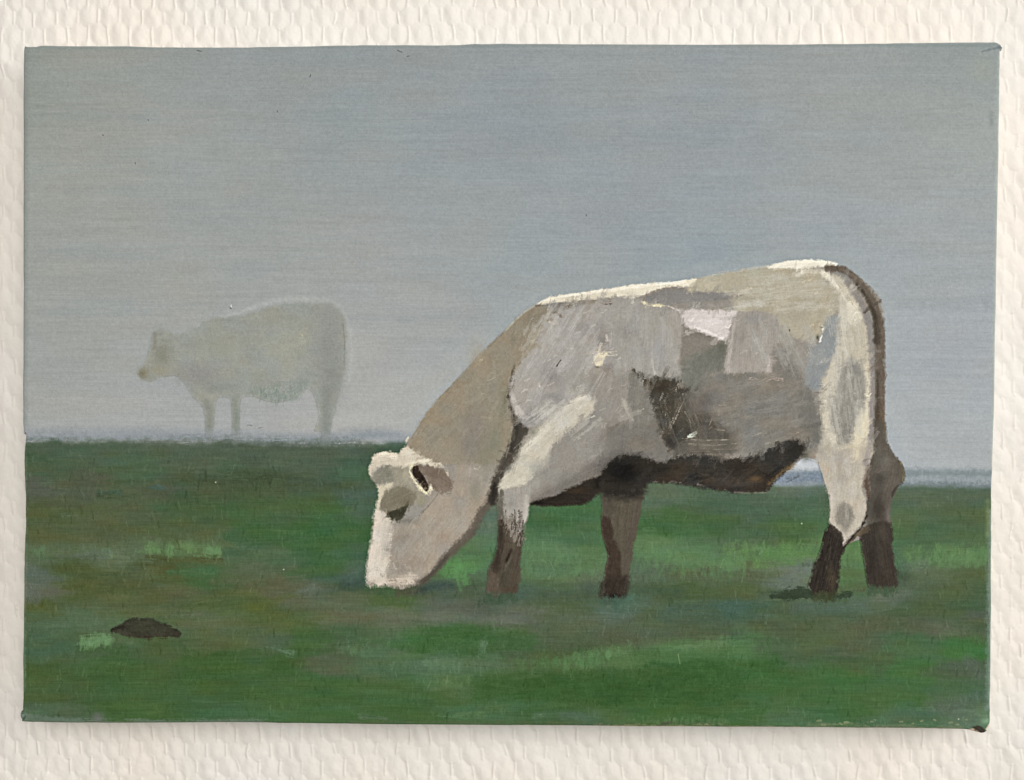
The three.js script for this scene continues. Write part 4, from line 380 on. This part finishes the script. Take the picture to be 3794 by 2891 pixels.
poly(V4, [68, 62, 53], [[186, 592], [162, 470], [230, 362], [320, 300], [420, 290], [530, 320], [650, 360], [760, 325], [900, 300], [1100, 322], [1300, 330], [1450, 290], [1600, 230], [1700, 188], [1800, 185], [1835, 270], [1770, 350], [1660, 445], [1600, 505], [1555, 560], [1500, 602], [1350, 605], [1200, 600], [1050, 574], [900, 548], [750, 530], [570, 530], [518, 580]], { soft: 5, rough: 5, dir: 4, streak: 7, h: 0.35, tint: 4 });
blob(V4, [38, 32, 24], 340, 440, 230, 160, 0.9); blob(V4, [50, 44, 34], 620, 420, 160, 80, 0.6); blob(V4, [88, 78, 68], 1250, 520, 220, 60, 0.6); blob(V4, [112, 86, 54], 1430, 495, 90, 40, 0.75); stroke(V4, [134, 106, 64], [10, 30, 20], [[1540, 540], [1640, 440], [1730, 380]], { a: 0.7, soft: 6, rough: 4 }); blob(V4, [58, 54, 44], 1750, 250, 80, 80, 0.7); blob(V4, [88, 92, 76], 1840, 300, 50, 60, 0.7); stroke(V4, [112, 104, 96], [20, 30, 14], [[150, 430], [250, 310], [400, 272], [520, 295]], { a: 0.6, soft: 5, dry: 0.2 }); stroke(V4, [150, 140, 126], 10, [[800, 300], [1000, 290], [1300, 305], [1380, 290]], { a: 0.55, dry: 0.45, rough: 4 }); stroke(V4, [150, 142, 124], 6, [[1260, 606], [1400, 610], [1520, 606]], { a: 0.5, soft: 2 }); stroke(V4, [112, 110, 104], [60, 60], [[620, 200], [690, 300]], { a: 0.5, soft: 12 }); blob(V4, [66, 62, 58], 730, 200, 60, 70, 0.6); blob(V4, [118, 110, 97], 1040, 230, 230, 50, 0.6); for (let k = 0; k < 8; k++) stroke(V4, [164, 154, 138], 5, [[840 + rnd() * 60, 180 + k * 12], [1000, 186 + k * 12], [1120 + rnd() * 120, 180 + k * 12]], { a: 0.35, dry: 0.5, soft: 1.2, rough: 1.5 });
for (let k = 0; k < 30; k++) { const x = 800 + rnd() * 900; stroke(V4, rnd() < 0.5 ? [46, 40, 33] : [96, 88, 76], 10 + rnd() * 10, [[x, 420 + rnd() * 120], [x + 60 + rnd() * 80, 400 + rnd() * 120]], { a: 0.3, dry: 0.4, soft: 3 }); }
poly(V4, [95, 87, 71], [[184, 600], [300, 640], [505, 610], [497, 700], [485, 800], [462, 920], [432, 1050], [426, 1150], [402, 1230], [386, 1330], [240, 1330], [205, 1230], [226, 1130], [205, 1040], [180, 950], [172, 820], [178, 680]], { soft: 3, rough: 3, dir: 84, streak: 6, h: 0.4 }); poly(V4, [62, 56, 46], [[186, 560], [515, 560], [500, 640], [400, 660], [260, 660], [184, 640]], { soft: 11, rough: 5 }); blob(V4, [82, 76, 64], 230, 720, 60, 90, 0.6);
poly(V4, [80, 66, 51], [[174, 800], [230, 820], [262, 900], [282, 1010], [320, 1090], [332, 1180], [322, 1300], [200, 1340], [208, 1230], [228, 1130], [208, 1040], [180, 950]], { soft: 4, rough: 3, dir: 80, streak: 7 }); poly(V4, [70, 60, 48], [[182, 1340], [250, 1300], [386, 1290], [372, 1440], [300, 1495], [200, 1485], [166, 1450]], { soft: 9, rough: 5, dir: 70, streak: 7 }); blob(V4, [46, 36, 28], 280, 1450, 80, 26, 0.6); stroke(V4, [58, 36, 28], 10, [[205, 1040], [240, 1110]], { a: 0.6, soft: 2 }); blob(V4, [88, 82, 72], 360, 1210, 26, 80, 0.5);

// hind legs
poly(V5, [100, 93, 82], [[1078, 120], [1165, 150], [1172, 275], [1202, 342], [1246, 410], [1290, 467], [1322, 517], [1324, 620], [1275, 662], [1240, 745], [1218, 800], [1206, 900], [1210, 1000], [1040, 1010], [1000, 900], [1012, 820], [1040, 700], [1030, 500], [1060, 420], [1072, 280]], { soft: 3, rough: 3, dir: 75, streak: 7, h: 0.5 }); blob(V5, [122, 116, 106], 1170, 470, 70, 90, 0.6); blob(V5, [80, 73, 64], 1120, 610, 70, 80, 0.8); blob(V5, [72, 64, 54], 1110, 850, 80, 200, 0.85); blob(V5, [96, 82, 62], 1110, 100, 30, 100, 0.6); stroke(V5, [136, 130, 84], [10, 16, 8], [[1290, 470], [1314, 530], [1310, 620]], { a: 0.6, dry: 0.25, soft: 3 }); stroke(V5, [62, 56, 46], [12, 12], [[1310, 640], [1250, 680], [1220, 750]], { a: 0.6, soft: 3, dry: 0.2 }); stroke(V5, [132, 118, 84], 12, [[1160, 160], [1166, 260]], { a: 0.5, soft: 3 }); blob(V5, [120, 116, 106], 1190, 900, 30, 100, 0.5);
poly(V5, [179, 171, 157], [[600, 420], [640, 350], [760, 345], [900, 350], [1060, 330], [1060, 420], [1002, 550], [972, 680], [1012, 820], [1000, 900], [962, 985], [870, 1080], [812, 1130], [785, 1040], [712, 972], [716, 850], [696, 720], [650, 560]], { soft: 3.5, rough: 3.5, dir: 84, streak: 7, h: 0.6, tint: 3 }); blob(V5, [176, 168, 153], 700, 350, 90, 60, 0.8); blob(V5, [180, 171, 154], 950, 350, 80, 60, 0.8); stroke(V5, [196, 188, 170], [50, 64, 30], [[665, 40], [690, 180], [770, 330]], { a: 0.75, soft: 4, dry: 0.15 }); stroke(V5, [202, 193, 170], [40, 60, 50], [[975, 60], [950, 220], [930, 420]], { a: 0.7, soft: 5, dry: 0.1 }); blob(V5, [158, 151, 142], 790, 460, 110, 130, 0.6); blob(V5, [146, 140, 130], 820, 600, 70, 70, 0.3); poly(V5, [143, 136, 122], [[770, 830], [830, 800], [900, 850], [900, 960], [840, 1020], [770, 960]], { soft: 6, rough: 5, dir: 80, streak: 8 }); blob(V5, [148, 141, 128], 830, 1030, 60, 40, 0.6); blob(V5, [186, 180, 168], 740, 760, 40, 110, 0.5); blob(V5, [188, 178, 166], 960, 850, 40, 90, 0.6); stroke(V5, [150, 142, 135], [40, 46, 16], [[1052, -20], [1046, 240], [1010, 480]], { a: 0.85, soft: 4 }); blob(V5, [150, 146, 136], 640, 380, 40, 60, 0.5); blob(V5, [196, 180, 152], 870, 340, 50, 26, 0.4);
poly(V5, [100, 78, 64], [[1030, 490], [1036, 600], [1032, 780], [1004, 700], [988, 640], [1006, 560]], { soft: 4, a: 0.85, rough: 3 }); poly(V5, [74, 66, 55], [[985, 1000], [1210, 960], [1226, 1200], [1250, 1330], [1268, 1470], [1180, 1508], [1100, 1498], [1036, 1492], [1008, 1380], [986, 1250], [968, 1130]], { soft: 4, rough: 4, dir: -82, streak: 8, h: 0.45 }); blob(V5, [62, 54, 44], 1060, 1250, 60, 180, 0.5); blob(V5, [92, 84, 70], 1150, 1050, 50, 100, 0.5); blob(V5, [92, 80, 62], 1130, 1490, 60, 16, 0.5);
poly(V5, [66, 58, 47], [[704, 975], [750, 1010], [795, 1050], [822, 1140], [832, 1180], [802, 1280], [786, 1400], [770, 1538], [690, 1560], [572, 1548], [538, 1480], [562, 1390], [602, 1280], [642, 1170], [672, 1060]], { soft: 4, rough: 4.5, dir: 76, streak: 9, h: 0.5 }); blob(V5, [96, 84, 62], 730, 1420, 50, 120, 0.7); blob(V5, [88, 72, 48], 690, 1540, 90, 20, 0.5); for (let k = 0; k < 30; k++) { const x = 590 + rnd() * 190, y = 1040 + rnd() * 420; stroke(V5, rnd() < 0.5 ? [48, 41, 32] : [92, 82, 68], 8, [[x + 16, y], [x, y + 70]], { a: 0.4, dry: 0.4, soft: 1.5 }); } for (let k = 0; k < 12; k++) { const x = 715 + k * 9; stroke(V5, [76, 68, 56], 9, [[x, 970 + k * 8], [x - 4, 1030 + k * 8]], { a: 0.7, soft: 2 }); }
stroke(V5, [104, 90, 70], [30, 50, 30], [[840, 1150], [910, 1080], [1010, 1010]], { a: 0.85, soft: 3, rough: 4 }); stroke(V5, [58, 50, 38], [10, 14, 18], [[830, 1165], [900, 1080], [970, 1000], [1015, 905]], { a: 0.85, soft: 2.5, rough: 3 }); stroke(V5, [120, 104, 80], 8, [[900, 1090], [970, 1020]], { a: 0.6, soft: 2 });
for (let k = 0; k < 24; k++) { const t = rnd(); stroke(V5, [92, 84, 58], 6, [[mix(560, 1260, t), 1545 - 40 * t + (rnd() - 0.5) * 20], [mix(560, 1260, t) + 6, 1525 - 40 * t]], { a: 0.4, soft: 2 }); }

for (let k = 0; k < 26; k++) { const x = 1330 + rnd() * 190, y = 860 + rnd() * 170; stroke(V3, rnd() < 0.65 ? [70, 62, 50] : [150, 144, 132], 10 + rnd() * 8, [[x, y], [x - 10 + rnd() * 10, y + 70 + rnd() * 60]], { a: 0.55, dry: 0.4, soft: 1.5, rough: 3 }); }
stroke(V6, [136, 141, 138], [52, 46], [[712, 1310], [708, 1400]], { a: 0.4, soft: 6, plain: true }); stroke(V6, [136, 141, 138], [46, 46], [[932, 1310], [930, 1400]], { a: 0.4, soft: 6, plain: true }); stroke(V6, [132, 138, 135], [64, 70], [[1664, 1320], [1662, 1410]], { a: 0.45, soft: 7, plain: true });
// broken brushwork over the whole of the near cow, larger on the flank and finer on head and legs
const onCow = fillMask(smoothLine(nearCow.map(texel), true, 3)), flank = (x, y) => onCow(x, y) && x > 930, wholeCow = box(nearCow.map(texel));
const bodyBox = [930, wholeCow[1], wholeCow[2], 900];
dabs(1300, bodyBox, flank, (x) => (rnd() < 0.6 ? 70 : 25) + (rnd() - 0.5) * 50, { len: [16, 42], wid: [4, 12], a: 0.5, jit: 9, dry: 0.35, pull: 15 });
dabs(2300, bodyBox, flank, (x) => (rnd() < 0.6 ? 75 : 10) + (rnd() - 0.5) * 60, { len: [8, 24], wid: [2, 5], a: 0.5, jit: 12, dry: 0.4, pull: 7 });
dabs(1500, wholeCow, onCow, () => 55 + (rnd() - 0.5) * 80, { len: [6, 16], wid: [2, 4.5], a: 0.45, jit: 9, dry: 0.35, pull: 4 });
const headBox = box(oHead.map(texel), 4);
dabs(900, [headBox[0], headBox[1], headBox[2] + 60, headBox[3]], onCow, (x, y) => (rnd() < 0.5 ? 78 : 30) + (rnd() - 0.5) * 60, { len: [6, 18], wid: [2, 5], a: 0.5, jit: 10, dry: 0.4, pull: 9 });
dabs(700, [560, 760, 1400, 1240], (x, y) => onCow(x, y) && y > 880, () => 82 + (rnd() - 0.5) * 30, { len: [10, 26], wid: [1.5, 4], a: 0.5, jit: 14, dry: 0.4, pull: 7 });
for (let k = 0; k < 200; k++) {                                                // touches of pale impasto where the light strikes
  const x = mix(bodyBox[0], bodyBox[2], rnd()), y = mix(bodyBox[1], bodyBox[3], rnd()), i = Math.round(y) * TW + Math.round(x), t = 1 + rnd() * 1.4, l = 4 + rnd() * 9;
  if (!flank(x, y) || !flank(x + l, y - l * 0.5) || R[i] < 150) continue;
  stroke(RAW, [R[i] + 26, G[i] + 25, B[i] + 22], t * 1.6, [[x, y], [x + l * 0.5, y - l * (rnd() - 0.3)], [x + l, y - l * 0.5]], { plain: true, a: 0.6, soft: 0.8, rough: 1.5, dry: 0.35, h: 1.2 });
}
// long dry strokes of chalky white dragged over the hindquarter, rump, shoulder and foreleg
const chalk = (v, c, n, x0, y0, x1, y1, dx, dy, w) => { for (let k = 0; k < n; k++) { const x = mix(x0, x1, rnd()), y = mix(y0, y1, rnd()), j = (rnd() - 0.5) * 16, e = 0.6 + 0.8 * rnd(); stroke(v, c.map((q) => q + j), w * (0.9 + 1.3 * rnd()), [[x, y], [x + dx * e * 0.5 + (rnd() - 0.5) * 10, y + dy * e * 0.5], [x + dx * e, y + dy * e]], { plain: true, a: 0.34, dry: 0.3, soft: 3.5, rough: 4, streak: 5, h: 0.8 }); } };
chalk(V2, [206, 201, 188], 30, 1690, 420, 1960, 1380, 30, 210, 26); chalk(V2, [152, 148, 139], 14, 1700, 900, 1990, 1400, 6, 170, 24); chalk(V2, [202, 198, 185], 26, 800, 270, 1600, 560, 190, -18, 26); chalk(V2, [178, 176, 168], 16, 1000, 620, 1560, 980, 60, 150, 26);
chalk(V1, [192, 188, 182], 34, 1380, 520, 1980, 1200, 90, -150, 24); chalk(V1, [210, 206, 195], 16, 1440, 1260, 1840, 1500, 150, -120, 24); chalk(V2, [176, 172, 166], 26, 20, 500, 460, 960, 10, 160, 26); chalk(V2, [142, 137, 128], 30, 700, 1150, 1420, 1500, 150, -30, 22); chalk(V2, [116, 110, 100], 18, 380, 1150, 760, 1560, 60, 130, 22); chalk(V5, [200, 195, 184], 14, 690, 420, 960, 820, 6, 130, 22); chalk(V3, [204, 197, 184], 14, 290, 900, 400, 1330, -14, 120, 20); chalk(V3, [172, 164, 150], 20, 500, 950, 950, 1280, 70, -90, 22);
// grass in front of the muzzle and the hooves
tone = (c) => c;
for (const [v, c, x0, y0, x1, y1, n] of [[V3, [70, 92, 62], 230, 1500, 480, 1524, 26], [V3, [84, 84, 66], 480, 1528, 660, 1490, 16], [V3, [64, 82, 62], 1210, 1560, 1460, 1566, 26], [V4, [68, 92, 76], 160, 1490, 380, 1470, 22], [V5, [60, 66, 44], 560, 1560, 780, 1550, 26], [V5, [66, 84, 62], 1030, 1500, 1260, 1510, 26]])
  tufts(v, c, x0, y0 + 4, x1, y1 + 4, 70, Math.round(n * 0.9), { a: 0.75, dry: 0.45 });

// ---- a crisper edge to every touch, and the weave of the canvas showing through everywhere
function crispen(S, amount) {
  const T = new Float32Array(N), col = new Float32Array(TH);
  for (const C of [R, G, B]) {
    for (let y = 0; y < TH; y++) { let sum = 0; for (let x = -S; x < TW; x++) { if (x + S < TW) sum += C[y * TW + x + S]; if (x - S - 1 >= 0) sum -= C[y * TW + x - S - 1]; if (x >= 0) T[y * TW + x] = sum / (Math.min(TW - 1, x + S) - Math.max(0, x - S) + 1); } }
    for (let x = 0; x < TW; x++) { let sum = 0; for (let y = -S; y < TH; y++) { if (y + S < TH) sum += T[(y + S) * TW + x]; if (y - S - 1 >= 0) sum -= T[(y - S - 1) * TW + x]; if (y >= 0) col[y] = sum / (Math.min(TH - 1, y + S) - Math.max(0, y - S) + 1); } for (let y = 0; y < TH; y++) { const i = y * TW + x; C[i] += amount * (C[i] - col[y]); } }
  }
}
crispen(30, 0.1); crispen(7, 0.25); crispen(2, 0.6);
const colourData = new Uint8Array(N * 4), reliefData = new Uint8Array(N * 4);
for (let y = 0; y < TH; y++) for (let x = 0; x < TW; x++) {
  const i = y * TW + x, wx = x + 1.6 * noise(x / 60, y / 9), wy = y + 1.6 * noise(x / 9, y / 60);
  const dots = Math.sin(wx * 1.5 + 0.35 * Math.sin(wy * 0.7)) * Math.sin(wy * 1.42 + 2 * noise(x / 40, y / 40)) * (0.6 + 0.7 * noise(x / 28, y / 28));
  const weave = 0.6 * dots + 0.5 * Math.sin(wx * 2.35) * (0.5 + 0.5 * noise(x / 3, y / 24)) + 0.5 * Math.sin(wy * 2.5) * (0.5 + 0.5 * noise(x / 24, y / 3)), grit = hash(x, y) * 0.5 + 0.9 * noise(x / 1.6, y / 1.6) + 0.5 * noise(x / 4.5, y / 4.5);
  const lum = (R[i] + G[i] + B[i]) / 3, k = (4.0 + lum * 0.034), n = k * (0.7 * weave + 0.75 * grit), sh = 1.05 - 0.1 * (1 - y / TH) * 1;
  const put = (o, v) => { colourData[o] = Math.max(0, Math.min(255, v * sh + n)); };
  put(i * 4, R[i]); put(i * 4 + 1, G[i]); put(i * 4 + 2, B[i]); colourData[i * 4 + 3] = 255;
  const hgt = Math.max(0, Math.min(255, 60 + Z[i] * 95 + weave * 9 + grit * 7));
  reliefData[i * 4] = reliefData[i * 4 + 1] = reliefData[i * 4 + 2] = hgt; reliefData[i * 4 + 3] = 255;
}
function flipped(data) { const out = new Uint8Array(data.length), row = TW * 4; for (let y = 0; y < TH; y++) out.set(data.subarray(y * row, y * row + row), (TH - 1 - y) * row); return out; }
function texture(data, w, h, srgb) { const t = new THREE.DataTexture(data, w, h); if (srgb) t.colorSpace = THREE.SRGBColorSpace; t.magFilter = THREE.LinearFilter; t.minFilter = THREE.LinearMipmapLinearFilter; t.generateMipmaps = true; t.needsUpdate = true; return t; }
const paint = new THREE.MeshPhysicalMaterial({ specularIntensity: 0.25, map: texture(flipped(colourData), TW, TH, true), bumpMap: texture(flipped(reliefData), TW, TH, false), bumpScale: 0.0005, roughness: 0.72, metalness: 0 });

// ---------------------------------------------------------------- the stretched canvas
const DEPTH = 0.012, WALL_Z = -0.0135;
const outline = [[87, 176], [100, 171], [130, 172], [160, 167], [300, 169], [480, 170], [600, 173], [800, 174], [1000, 172], [1250, 167], [1400, 165], [1640, 166], [1760, 161], [1900, 160], [2200, 162], [2600, 163], [2994, 162], [3200, 160], [3400, 157], [3600, 155], [3688, 155], [3706, 162], [3716, 174], [3714, 184], [3708, 192], [3707, 260], [3705, 400], [3702, 600], [3696, 900], [3691, 1200], [3686, 1500], [3681, 1700], [3677, 1800], [3676, 2000], [3675, 2262], [3673, 2450], [3671, 2600], [3671, 2670], [3668, 2696], [3658, 2712], [3645, 2718], [3625, 2716], [3590, 2706], [3500, 2703], [3300, 2700], [2994, 2698], [2700, 2696], [2200, 2692], [1800, 2689], [1400, 2686], [1100, 2682], [800, 2679], [450, 2681], [250, 2680], [95, 2677], [80, 2670], [72, 2652], [76, 2638], [82, 2622], [83, 2400], [85, 2280], [86, 2150], [88, 2050], [92, 1950], [92, 1850], [88, 1760], [87, 1680], [93, 1622], [92, 1610], [84, 1602], [82, 1500], [83, 1300], [84, 1000], [84, 600], [84, 400], [85, 250]];
const rim = smoothLine(outline, true, 5).map(plane).map(([x, y], i) => [x + 0.00008 * noise(i / 1.3, 4), y + 0.00008 * noise(i / 1.3, 40)]);
const uvOf = (x, y) => [(x + CW / 2) / CW, (y + CH / 2) / CH];
function inset(loop, d) {
  const L = loop.length;
  return loop.map((p, i) => { const a = loop[(i + L - 4) % L], b = loop[(i + 4) % L]; let nx = b[1] - a[1], ny = -(b[0] - a[0]); const l = Math.hypot(nx, ny) || 1; nx /= l; ny /= l; return [p[0] + nx * d, p[1] + ny * d]; });
}
function flatSheet(loop, z) {
  const g = new THREE.ShapeGeometry(new THREE.Shape(loop.map(([x, y]) => new THREE.Vector2(x, y)))), p = g.attributes.position, uv = g.attributes.uv;
  for (let i = 0; i < p.count; i++) { p.setZ(i, z); const [u, v] = uvOf(p.getX(i), p.getY(i)); uv.setXY(i, u, v); }
  g.computeVertexNormals();
  return g;
}
function canvasGeometry() {
  // loop runs clockwise seen from the front: inset() with a positive distance goes inwards when the sign below is right
  const c = rim.reduce((s, p, i) => { const q = rim[(i + 1) % rim.length]; return s + p[0] * q[1] - q[0] * p[1]; }, 0), sgn = c < 0 ? 1 : -1;
  const rad = 0.0007, rings = [];
  for (let k = 0; k <= 6; k++) { const a = k / 6 * Math.PI / 2; rings.push([inset(rim, sgn * rad * (1 - Math.sin(a))), -rad * (1 - Math.cos(a)), k / 6 * 0.0008]); }
  rings.push([inset(rim, sgn * 0.0001), -DEPTH * 0.5, 0.006], [inset(rim, sgn * 0.0003), -DEPTH, 0.011]);
  const pos = [], uv = [], idx = [], L = rim.length;
  for (const [loop, z, back] of rings) { const from = inset(loop, sgn * Math.max(0, back - 0.0008)); loop.forEach(([x, y], i) => { pos.push(x, y, z); uv.push(...uvOf(from[i][0], from[i][1])); }); }
  for (let r = 0; r + 1 < rings.length; r++) for (let i = 0; i < L; i++) { const a = r * L + i, b = r * L + (i + 1) % L, d = a + L, e = b + L; if (sgn > 0) idx.push(a, b, e, a, e, d); else idx.push(a, e, b, a, d, e); }
  const g = new THREE.BufferGeometry(); g.setAttribute('position', new THREE.Float32BufferAttribute(pos, 3)); g.setAttribute('uv', new THREE.Float32BufferAttribute(uv, 2)); g.setIndex(idx); g.computeVertexNormals();
  // the flat face: the inner ring without the points where it would cross itself at the tight folds of the corners
  const face = rings[0][0].filter((p) => Math.min(...rim.map((q) => Math.hypot(p[0] - q[0], p[1] - q[1]))) > rad * 0.8);
  return mergeGeometries([flatSheet(face.filter((p, i) => { const q = face[(i + face.length - 1) % face.length]; return Math.hypot(p[0] - q[0], p[1] - q[1]) > 0.00005; }), -0.00001), g]);
}
const painting = new THREE.Group();
painting.name = 'painting';
painting.userData = { label: 'unframed oil painting on stretched canvas of pale cows in misty meadow, hung on embossed wallpaper', category: 'painting' };
scene.add(painting);
function part(name, geometry, material, parent, label) {
  const m = new THREE.Mesh(geometry, material); m.name = name; m.castShadow = m.receiveShadow = true; if (label) m.userData.label = label; parent.add(m);
  return m;
}
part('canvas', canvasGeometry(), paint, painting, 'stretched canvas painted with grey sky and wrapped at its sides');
// the layers of paint built up on the canvas, each a thin raised film
const film = (v, pts, z, n = 4) => flatSheet(smoothLine(pts.map((p) => v.to(p)), true, n).map(plane), z);
const meadowTop = horizon.slice(1, -1).map(([x, y]) => [x, y]);
part('painted_meadow', flatSheet([...smoothLine([[104, 1640], ...meadowTop, [3655, 1812]], false, 3), [3652, 2250], [3650, 2672], [2200, 2672], [1000, 2662], [106, 2658], [106, 2100]].map(plane), 0.00006), paint, painting, 'green meadow of brushed grass below the misty horizon');
part('painted_mound', film(V7, [[645, 1312], [700, 1280], [740, 1255], [800, 1246], [880, 1252], [950, 1276], [1000, 1300], [1055, 1330], [1030, 1354], [940, 1352], [840, 1358], [740, 1346], [690, 1332]], 0.00014), paint, painting, 'dark brown molehill low on the left of the meadow');
part('painted_cow', film(V6, farCow, 0.00012, 3), paint, painting, 'faint grey cow standing far back in the mist');
const cow = part('painted_cow', film(NV, nearCow, 0.00016, 3), paint, painting, 'large cream cow grazing with its head down in the grass');
part('head', flatSheet(smoothLine([...oHead, ...conv(V3, [[700, 410], [860, 490], [1000, 480], [1240, 520], [1262, 690], [1200, 860], [1080, 1090], [960, 1190], [880, 1268], [800, 1360], [730, 1440], [640, 1490], [520, 1522], [400, 1505], [300, 1500]])], true, 3).map(plane), 0.00021), paint, cow);
part('ear', film(V3, [[600, 490], [650, 488], [760, 498], [860, 528], [910, 590], [936, 650], [900, 720], [780, 700], [735, 735], [650, 660], [592, 570]], 0.00026), paint, cow);
part('tail', film(V2, [[1690, 190], [1830, 193], [1900, 238], [1990, 310], [2080, 390], [2130, 470], [2155, 600], [2162, 800], [2166, 1000], [2172, 1400], [2185, 1660], [2085, 1660], [2080, 1300], [2078, 1000], [2070, 760], [2020, 560], [1920, 380], [1820, 270]], 0.0002), paint, cow);
for (const [v, p] of [[V3, [[1312, 660], [1400, 545], [1460, 500], [1600, 560], [1576, 812], [1566, 870], [1556, 930], [1532, 1000], [1512, 1090], [1500, 1180], [1492, 1290], [1494, 1400], [1480, 1480], [1450, 1552], [1350, 1566], [1220, 1550], [1226, 1450], [1232, 1340], [1270, 1270], [1300, 1150], [1316, 1050], [1312, 930], [1302, 830]]],
  [V4, [[184, 600], [505, 612], [497, 700], [485, 800], [462, 920], [432, 1050], [426, 1150], [402, 1230], [386, 1330], [370, 1440], [300, 1497], [200, 1487], [165, 1450], [180, 1350], [205, 1230], [226, 1130], [205, 1040], [180, 950], [172, 820], [178, 680]]],
  [V5, [[618, 440], [700, 330], [1040, 330], [1060, 420], [1002, 550], [972, 680], [1012, 820], [1000, 900], [962, 985], [870, 1100], [830, 1180], [800, 1280], [785, 1400], [770, 1540], [690, 1562], [570, 1550], [535, 1480], [560, 1390], [600, 1280], [640, 1170], [670, 1060], [708, 970], [714, 850], [695, 720], [668, 620]]],
  [V5, [[1085, 300], [1172, 285], [1200, 340], [1245, 408], [1290, 465], [1322, 515], [1325, 620], [1275, 665], [1240, 745], [1220, 800], [1208, 900], [1210, 1000], [1218, 1100], [1228, 1200], [1250, 1330], [1272, 1420], [1250, 1500], [1180, 1510], [1100, 1500], [1035, 1495], [1010, 1400], [986, 1250], [968, 1130], [1000, 1010], [1025, 900], [1030, 800], [1045, 680], [1046, 500], [1070, 400]]]]) part('leg', film(v, p, 0.00021, 3), paint, cow);

// ---------------------------------------------------------------- the wall and its embossed paper
const CELL_W = 0.00693, CELL_H = 0.0113;
function emboss(x, y) {
  // staggered pillows, fuller on the left and falling off to the right, with a thin upright welt beside each
  const wx = x + 0.0007 * noise(x / 0.011, y / 0.008) + 0.0004 * noise(x / 0.004 + 9, y / 0.005), wy = y + 0.0011 * noise(x / 0.009 + 40, y / 0.012);
  let h = 0;
  for (const o of [0, 1]) {
    const a = wx / CELL_W + o * 0.5, b = wy / CELL_H + o * 0.5, i = Math.floor(a), j = Math.floor(b), s = a - i, t = b - j - 0.5, r = hash(i * 2 + o, j) * 0.5 + 0.5, k = 0.6 + 0.6 * r;
    const along = Math.pow(Math.max(0, 1 - Math.pow(Math.abs(t) * 3.0, 2.6)), 0.8);
    const pillow = sstep(-0.05, 0.42, s) * (1 - sstep(0.38, 0.92, s));
    const welt = Math.exp(-Math.pow((s - 0.93 + 0.06 * t + 0.04 * (r - 0.5)) / 0.06, 2)) * Math.max(0, 1 - Math.pow(Math.abs(t + 0.02) * 3.7, 4)) * (0.4 + 0.9 * (hash(i, j * 2 + o + 50) * 0.5 + 0.5));
    h = Math.max(h, k * 0.00039 * pillow * along) + 0.00024 * welt;
  }
  return h + 0.0001 * noise(x / 0.0016, y / 0.0024) + 0.00003 * noise(x / 0.0007, y / 0.0009) + 0.00016 * noise(x / 0.006, y / 0.009);
}
function paperSheet(x0, x1, y0, y1, nx, ny) {
  const g = new THREE.PlaneGeometry(x1 - x0, y1 - y0, nx, ny), p = g.attributes.position, uv = g.attributes.uv, nm = g.attributes.normal, e = 0.00012;
  for (let i = 0; i < p.count; i++) {
    const x = p.getX(i) + (x0 + x1) / 2, y = p.getY(i) + (y0 + y1) / 2, h = emboss(x, y), hx = (emboss(x + e, y) - h) / e, hy = (emboss(x, y + e) - h) / e, l = Math.hypot(hx, hy, 1);
    p.setXYZ(i, x, y, WALL_Z - 0.0004 + h); nm.setXYZ(i, -hx / l, -hy / l, 1 / l); uv.setXY(i, x / 0.2, y / 0.2);
  }
  return g;
}
const PT = 512, paperData = new Uint8Array(PT * PT * 4);
for (let y = 0; y < PT; y++) for (let x = 0; x < PT; x++) {
  const i = (y * PT + x) * 4, n = 2.2 * noise(x / 30, y / 40) + 1.6 * noise(x / 7, y / 9) + 1.2 * hash(x, y), t = 1.8 * noise(x / 60 + 8, y / 55);
  paperData[i] = 240 + n + t; paperData[i + 1] = 232 + n; paperData[i + 2] = 221 + n - t; paperData[i + 3] = 255;
}
const paperMap = texture(paperData, PT, PT, true); paperMap.wrapS = paperMap.wrapT = THREE.MirroredRepeatWrapping;
const paper = new THREE.MeshStandardMaterial({ map: paperMap, roughness: 0.62, metalness: 0 });
const wall = new THREE.Group(); wall.name = 'wall'; wall.userData = { kind: 'structure', label: 'cream wall covered in embossed wallpaper behind the painting' }; scene.add(wall);
const X = 0.19, Y = 0.15, XI = 0.142, YI = 0.098, XX = 0.9, YY = 0.75;   // fine relief in a broad frame round the canvas, plainer behind it and far out
part('wallpaper', mergeGeometries([paperSheet(-X, X, YI, Y, 1500, 150), paperSheet(-X, X, -Y, -YI, 1500, 150), paperSheet(-X, -XI, -YI, YI, 190, 560), paperSheet(XI, X, -YI, YI, 190, 560), paperSheet(-XI, XI, -YI, YI, 140, 60)]), paper, wall);
part('wallpaper', mergeGeometries([paperSheet(-XX, -X, -YY, YY, 260, 420), paperSheet(X, XX, -YY, YY, 260, 420), paperSheet(-X, X, Y, YY, 170, 180), paperSheet(-X, X, -YY, -Y, 170, 180)]), paper, wall);
part('plaster', new THREE.BoxGeometry(2 * XX, 2 * YY, 0.1).translate(0, 0, WALL_Z - 0.0535), new THREE.MeshStandardMaterial({ color: 0xd8d2c6, roughness: 0.95 }), wall);

renderer.render(scene, camera);
